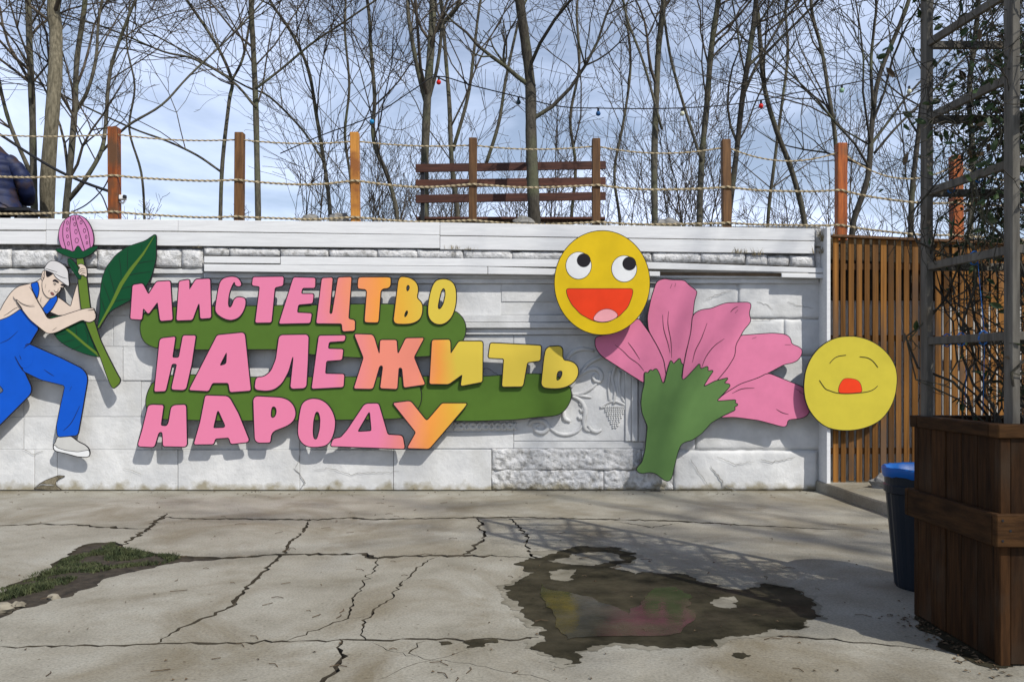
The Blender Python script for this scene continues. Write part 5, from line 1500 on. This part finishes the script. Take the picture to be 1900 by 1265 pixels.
# vine
vn = thing('climbing_vine', ((PX0+PX1)/2, (PY0+PY1)/2, ZP-0.1), 'woody climbing vine with sparse dark leaves tangled in the trellis', 'vine')
tw = Twigs(); rr = random.Random(14)
tips = []
cx, cy = (TX0+TX1)/2+0.04, (TY0+TY1)/2
for i in range(50):
    edge = rr.random() < 0.6
    p = [cx + rr.uniform(-0.34, 0.40), cy + rr.uniform(-0.36, 0.36), ZP-0.1]
    tgt = rr.uniform(1.0, 4.0)
    pts = [tuple(p)]; rad = [0.008]
    dx, dy = rr.uniform(-.2,.2), rr.uniform(-.2,.2)
    n = 22
    r0 = rr.uniform(0.0035, 0.011)
    for k in range(n):
        dx += rr.gauss(0, 0.35); dy += rr.gauss(0, 0.35); dx *= 0.72; dy *= 0.72
        hx = p[0]-cx; hy = p[1]-cy
        if abs(hx) > 0.42: dx -= hx*0.9
        if abs(hy) > 0.42: dy -= hy*0.9
        st = tgt/n
        p[0] += dx*st*1.3; p[1] += dy*st*1.3; p[2] += st*rr.uniform(0.5, 1.4)
        pts.append(tuple(p)); rad.append(max(0.0025, r0*(1-k/n)))
        if rr.random() < 0.75:
            tips.append((tuple(p), (dx, dy, 1)))
    rad[0] = r0
    tw.add(pts, rad, 5)
prm = dict(rmin=0.0022, depth=1, kids=(3,), wob=0.45, up=-0.02)
leaf_at = []
for p, d in tips:
    v = rdir(rr)
    L_ = rr.uniform(0.15, 0.5)
    if p[2] < 2.75:
        L_ *= 0.5; v = (v[0]*0.5+(cx-p[0])*1.5, v[1]*0.5+(cy-p[1])*1.5, v[2])
    if p[2] > 3.0 and rr.random() < 0.35: v = (-abs(v[0])-0.5, v[1]-0.2, v[2]+0.2); L_ *= 1.3
    v = nrm(v)
    grow(tw, rr, p, v, L_*1.4, 0.0034, 0, prm, cull=False)
    for k in range(4):
        f = rr.uniform(0.1, 1.0)
        leaf_at.append((p[0]+v[0]*L_*f, p[1]+v[1]*L_*f, p[2]+v[2]*L_*f))
tw.build('stems', M['bark_dark'], vn)
m = MB(); m2 = MB()
for (x_, y_, z_) in leaf_at:
    dens = 0.15 if z_ < 2.3 else (0.5 if z_ < 2.8 else 1.0)
    if rr.random() > dens: continue
    for _ in range(rr.choice((0, 1, 2, 3))):
        c = Vector((x_+rr.uniform(-.06,.06), y_+rr.uniform(-.06,.06), z_+rr.uniform(-.06,.06)))
        t = Vector(rdir(rr)); t.z -= 0.35; t.normalize()
        s = t.cross(Vector(rdir(rr))).normalized(); nn = s.cross(t)
        L_ = rr.uniform(0.03, 0.095); w = L_*rr.uniform(0.16, 0.24)
        (m if rr.random() < 0.88 else m2).add([c, c+t*L_*0.35+s*w-nn*0.004, c+t*L_*0.7+s*w*0.8, c+t*L_, c+t*L_*0.7-s*w*0.8, c+t*L_*0.35-s*w-nn*0.004, c+t*L_*0.5+nn*L_*0.07], [(0,1,6),(1,2,6),(2,3,6),(3,4,6),(4,5,6),(5,0,6)])
m.build('leaves', M['leaf'], vn, kind='stuff')
m2.build('dry_leaves', M['dry_leaf'], vn, kind='stuff')
m = MB()
for (x_, y_, z_) in ((TX0+0.03, TY0+0.25, 1.80), (TX0+0.03, TY0+0.5, 1.80), (TX0+0.02, TY1-0.15, 1.80), (TX0+0.03, TY0+0.35, 2.28), (TX0+0.02, TY1-0.2, 2.76), (TX0+0.03, TY0+0.3, 2.76)):
    m.tube([Vector((x_+0.028*math.cos(a*0.8), y_+0.004*a*0.3, z_+0.042*math.sin(a*0.8))) for a in range(18)], 0.0028, 4)
for (x_, y_, za, zb) in ((TX0+0.05, TY0+0.3, 1.35, 2.26), (TX0+0.1, TY1-0.2, 1.4, 1.8)):
    m.tube([Vector((x_, y_, za)), Vector((x_+0.01, y_, (za+zb)/2)), Vector((x_-0.02, y_+0.02, zb))], 0.002, 4)
m.build('string_tie', M['blue_string'], vn, smooth=True, kind='stuff')

# bin
BX, BY = 3.09, 6.42
bn = thing('rubbish_bin', (BX, BY, 0), 'dark ribbed rubbish bin with a blue bag folded over its rim behind the planter', 'bin')
m = MB()
nb = 48; prof = [(0.0,.215),(0.02,.225),(0.70,.285),(0.71,.300),(0.76,.302),(0.77,.292),(0.86,.298)]
vs_ = []; fs_ = []
for z, r in prof:
    for k in range(nb):
        th = 2*math.pi*k/nb
        rb = r*(1.0 - (0.03 if (k % 4 == 0 and 0.01 < z < 0.705) else 0))
        vs_.append((BX+rb*math.cos(th), BY+rb*math.sin(th), z))
for i in range(len(prof)-1):
    for k in range(nb): fs_.append((i*nb+k, i*nb+(k+1)%nb, (i+1)*nb+(k+1)%nb, (i+1)*nb+k))
fs_.append(tuple(reversed(range(nb))))
m.add(vs_, fs_); m.build('bin_body', M['bin_black'], bn)
m = MB(); vs_ = []; fs_ = []
rb_ = random.Random(2)
prof = [(0.825,.306),(0.84,.312),(0.885,.318),(0.895,.312),(0.885,.290),(0.75,.27)]
offs = [rb_.uniform(-0.007, 0.007) for _ in range(nb)]
for i, (z, r) in enumerate(prof):
    for k in range(nb):
        th = 2*math.pi*k/nb
        vs_.append((BX+(r+offs[k]*(0.7 if i < 3 else 0.3))*math.cos(th), BY+(r+offs[k]*0.7)*math.sin(th), z+offs[(k*3) % nb]*(1.2 if i == 0 else 0.5)))
for i in range(len(prof)-1):
    for k in range(nb): fs_.append((i*nb+k, i*nb+(k+1)%nb, (i+1)*nb+(k+1)%nb, (i+1)*nb+k))
m.add(vs_, fs_); m.build('bag_rim', M['bin_blue'], bn, smooth=True)

# ------------------------------------------------------------------ small things on the ground and wall top
def rock(name, c, r, seed, mat, label, cat='stone', group=None, sq=(1,1,0.6)):
    m = MB(); vs_ = []; fs_ = []; n = 10; rg = 7
    for j in range(rg+1):
        th = math.pi*j/rg
        for k in range(n):
            ph = 2*math.pi*k/n
            d = Vector((math.sin(th)*math.cos(ph), math.sin(th)*math.sin(ph), math.cos(th)))
            rr_ = r*(1+0.45*noise.noise(d*1.4+Vector((seed*3.3,0,0))))
            vs_.append(Vector(c)+Vector((d.x*sq[0], d.y*sq[1], d.z*sq[2]))*rr_)
    for j in range(rg):
        for k in range(n): fs_.append((j*n+k, (j+1)*n+k, (j+1)*n+(k+1)%n, j*n+(k+1)%n))
    m.add(vs_, fs_)
    return tag(m.build(name, mat), label, cat, group)
rock('rock', P(577, 408, D+0.3), 0.13, 1, M['stone'], 'small grey rock on the wall top just left of the golden post base, farther one', group='rocks on the wall top')
rock('rock', P(631, 408, D+0.3), 0.15, 2, M['stone'], 'grey rock on the wall top touching the left of the golden post base', group='rocks on the wall top')
rock('rock', P(1240, 418, D+0.3), 0.17, 3, M['stone'], 'grey rock on the wall top between the bench and the plain brown post', group='rocks on the wall top')
rock('rock', P(972, 412, D+0.6), 0.14, 4, M['stone'], 'grey rock at the foot of the knotty trunk in front of the bench', group='rocks on the wall top')
rock('pebble', G(100, 1105)+Vector((0,0,-0.01)), 0.045, 5, M['pebble'], 'pale yellowish pebble in the soil below the grass strip', 'pebble', 'pebbles in the soil strip')
rock('pebble', G(33, 1121)+Vector((0,0,-0.01)), 0.05, 6, M['pebble'], 'small flat pale pebble near the left end of the soil strip', 'pebble', 'pebbles in the soil strip')
rock('pebble', G(5, 1130)+Vector((0,0,0.0)), 0.065, 7, M['pebble'], 'largest pale stone at the left end of the soil strip', 'pebble', 'pebbles in the soil strip')
rock('rock', Vector((4.72, 10.9, 0.20)), 0.16, 9, M['stone'], 'mossy broken stone on the low step in front of the slat fence', 'stone', sq=(1.3,0.9,0.7))
# soil filling of the open strip, grass on it
soilmesh = [Vector((q.x, q.y, -0.018)) for q in soilpoly]
v2, f2, _ = cdt([soilpoly])
o = obj('soil_strip', [Vector((q.x, q.y, -0.020)) for q in v2], [tuple(f) if area([v2[i] for i in f]) > 0 else tuple(reversed(f)) for f in f2 if inside(sum((v2[i] for i in f), Vector((0,0)))/len(f), soilpoly)], M['soil'])
tag(o, kind='structure')
gpx = [(-300,1120),(0,1092),(44,1072),(91,1054),(118,1034),(160,1022),(209,1004),(225,1012),(286,1025),(337,1031),(300,1043),(215,1050),(150,1064),(120,1082),(60,1096),(0,1112),(-300,1180)]
gp = [Vector((G(x_, y_).x, G(x_, y_).y)) for x_, y_ in gpx]
rg_ = random.Random(4)
m = MB()
def blade(m, c, h, lean, w=0.006):
    th = rg_.uniform(0, 6.283)
    s = Vector((math.cos(th), math.sin(th), 0))*w
    l = Vector((rg_.uniform(-1,1), rg_.uniform(-1,1), 0))*lean
    a = c + Vector((0,0,h*0.55)) + l*0.35; b_ = c + Vector((0,0,h)) + l
    m.add([c-s, c+s, a+s*0.7, a-s*0.7, b_], [(0,1,2,3),(3,2,4)])
xs0, xs1 = min(q.x for q in gp), max(q.x for q in gp); ys0, ys1 = min(q.y for q in gp), max(q.y for q in gp)
cnt = 0
while cnt < 11000:
    q = Vector((rg_.uniform(xs0, xs1), rg_.uniform(ys0, ys1)))
    if q.x < -4.6 or not inside(q, gp): continue
    if noise.noise(Vector((q.x*4, q.y*4, 0))) < -0.22: cnt += 0.15; continue
    gh = 0.4+0.9*max(0, noise.noise(Vector((q.x*2.3, q.y*2.3, 4)))+0.35)
    blade(m, Vector((q.x, q.y, -0.02)), gh*rg_.uniform(0.02, 0.06), gh*rg_.uniform(0.02, 0.06), 0.0045); cnt += 1
tag(m.build('grass', M['grass']), 'short dark green grass growing in the soil strip at lower left', 'grass', kind='stuff')
# dry grass along the wall top and tufts on the ledges
m = MB()
for i in range(2200):
    px = rg_.uniform(560, 1540) if i % 5 else rg_.uniform(1000, 1300)
    c = P(px, 411+(px-560)*0.014+rg_.uniform(-1,3), D+rg_.uniform(-0.10, 0.35)); c.z = P(px, 411+(px-560)*0.0135, D).z-0.02
    blade(m, c, rg_.uniform(0.02, 0.075), rg_.uniform(0.02, 0.11), 0.004)
for (px, py, n, hh, of_) in ((1372,470,26,0.10,0.17),(1404,474,24,0.12,0.15),(1530,448,70,0.26,0.17),(1526,470,40,0.12,0.17),(840,462,16,0.08,0.17),(870,464,14,0.07,0.17),(366,460,16,0.07,0.14),(610,908,10,0.08,0.06),(776,908,5,0.07,0.06)):
    for _ in range(n):
        c = P(px+rg_.gauss(0, 7), py, D-of_)
        blade(m, c, hh*rg_.uniform(0.4, 1.0), hh*rg_.uniform(0.3, 0.9), 0.004)
tag(m.build('dry_grass', M['straw']), 'dry straw coloured grass along the wall top and in its ledges', 'grass', kind='stuff')
# twigs and leaf litter on the concrete
m = MB()
for i in range(230):
    px, py = rg_.uniform(-50, 1700), 905 + 360*rg_.random()**1.3
    c = G(px, py, 0.0) + Vector((0,0,0.005))
    if rg_.random() < 0.45:
        th = rg_.uniform(0, 3.14); l = rg_.uniform(0.02, 0.07)
        m.tube([c, c+Vector((math.cos(th)*l, math.sin(th)*l, 0.004)), c+Vector((math.cos(th+.3)*l*1.7, math.sin(th+.3)*l*1.7, 0))], 0.0025, 4)
    else:
        th = rg_.uniform(0, 6.28); l = rg_.uniform(0.004, 0.015); s = Vector((math.cos(th), math.sin(th), 0)); t = Vector((-s.y, s.x, 0))
        m.add([c-s*l, c+t*l*0.6+Vector((0,0,0.008)), c+s*l, c-t*l*0.6+Vector((0,0,0.004))], [(0,1,2,3)])
# litter gathered at the planter foot and the wall foot
for i in range(260):
    if i % 2: c = Vector((PX0-0.02-abs(rg_.gauss(0,0.10)), rg_.uniform(PY0-0.2, PY1), 0.006))
    else:
        c = G(rg_.uniform(0, 1700), 0.1+905+abs(rg_.gauss(0, 5))+5, 0.0)+Vector((0,0,0.006))
        if c.y > D-0.06: continue
    th = rg_.uniform(0, 6.28); l = rg_.uniform(0.006, 0.022); s = Vector((math.cos(th), math.sin(th), 0)); t = Vector((-s.y, s.x, 0))
    m.add([c-s*l, c+t*l*0.6+Vector((0,0,0.008)), c+s*l, c-t*l*0.6+Vector((0,0,0.004))], [(0,1,2,3)])
tag(m.build('ground_litter', M['dry_leaf']), 'small twigs and dry leaf bits scattered over the concrete yard', 'litter', kind='stuff')
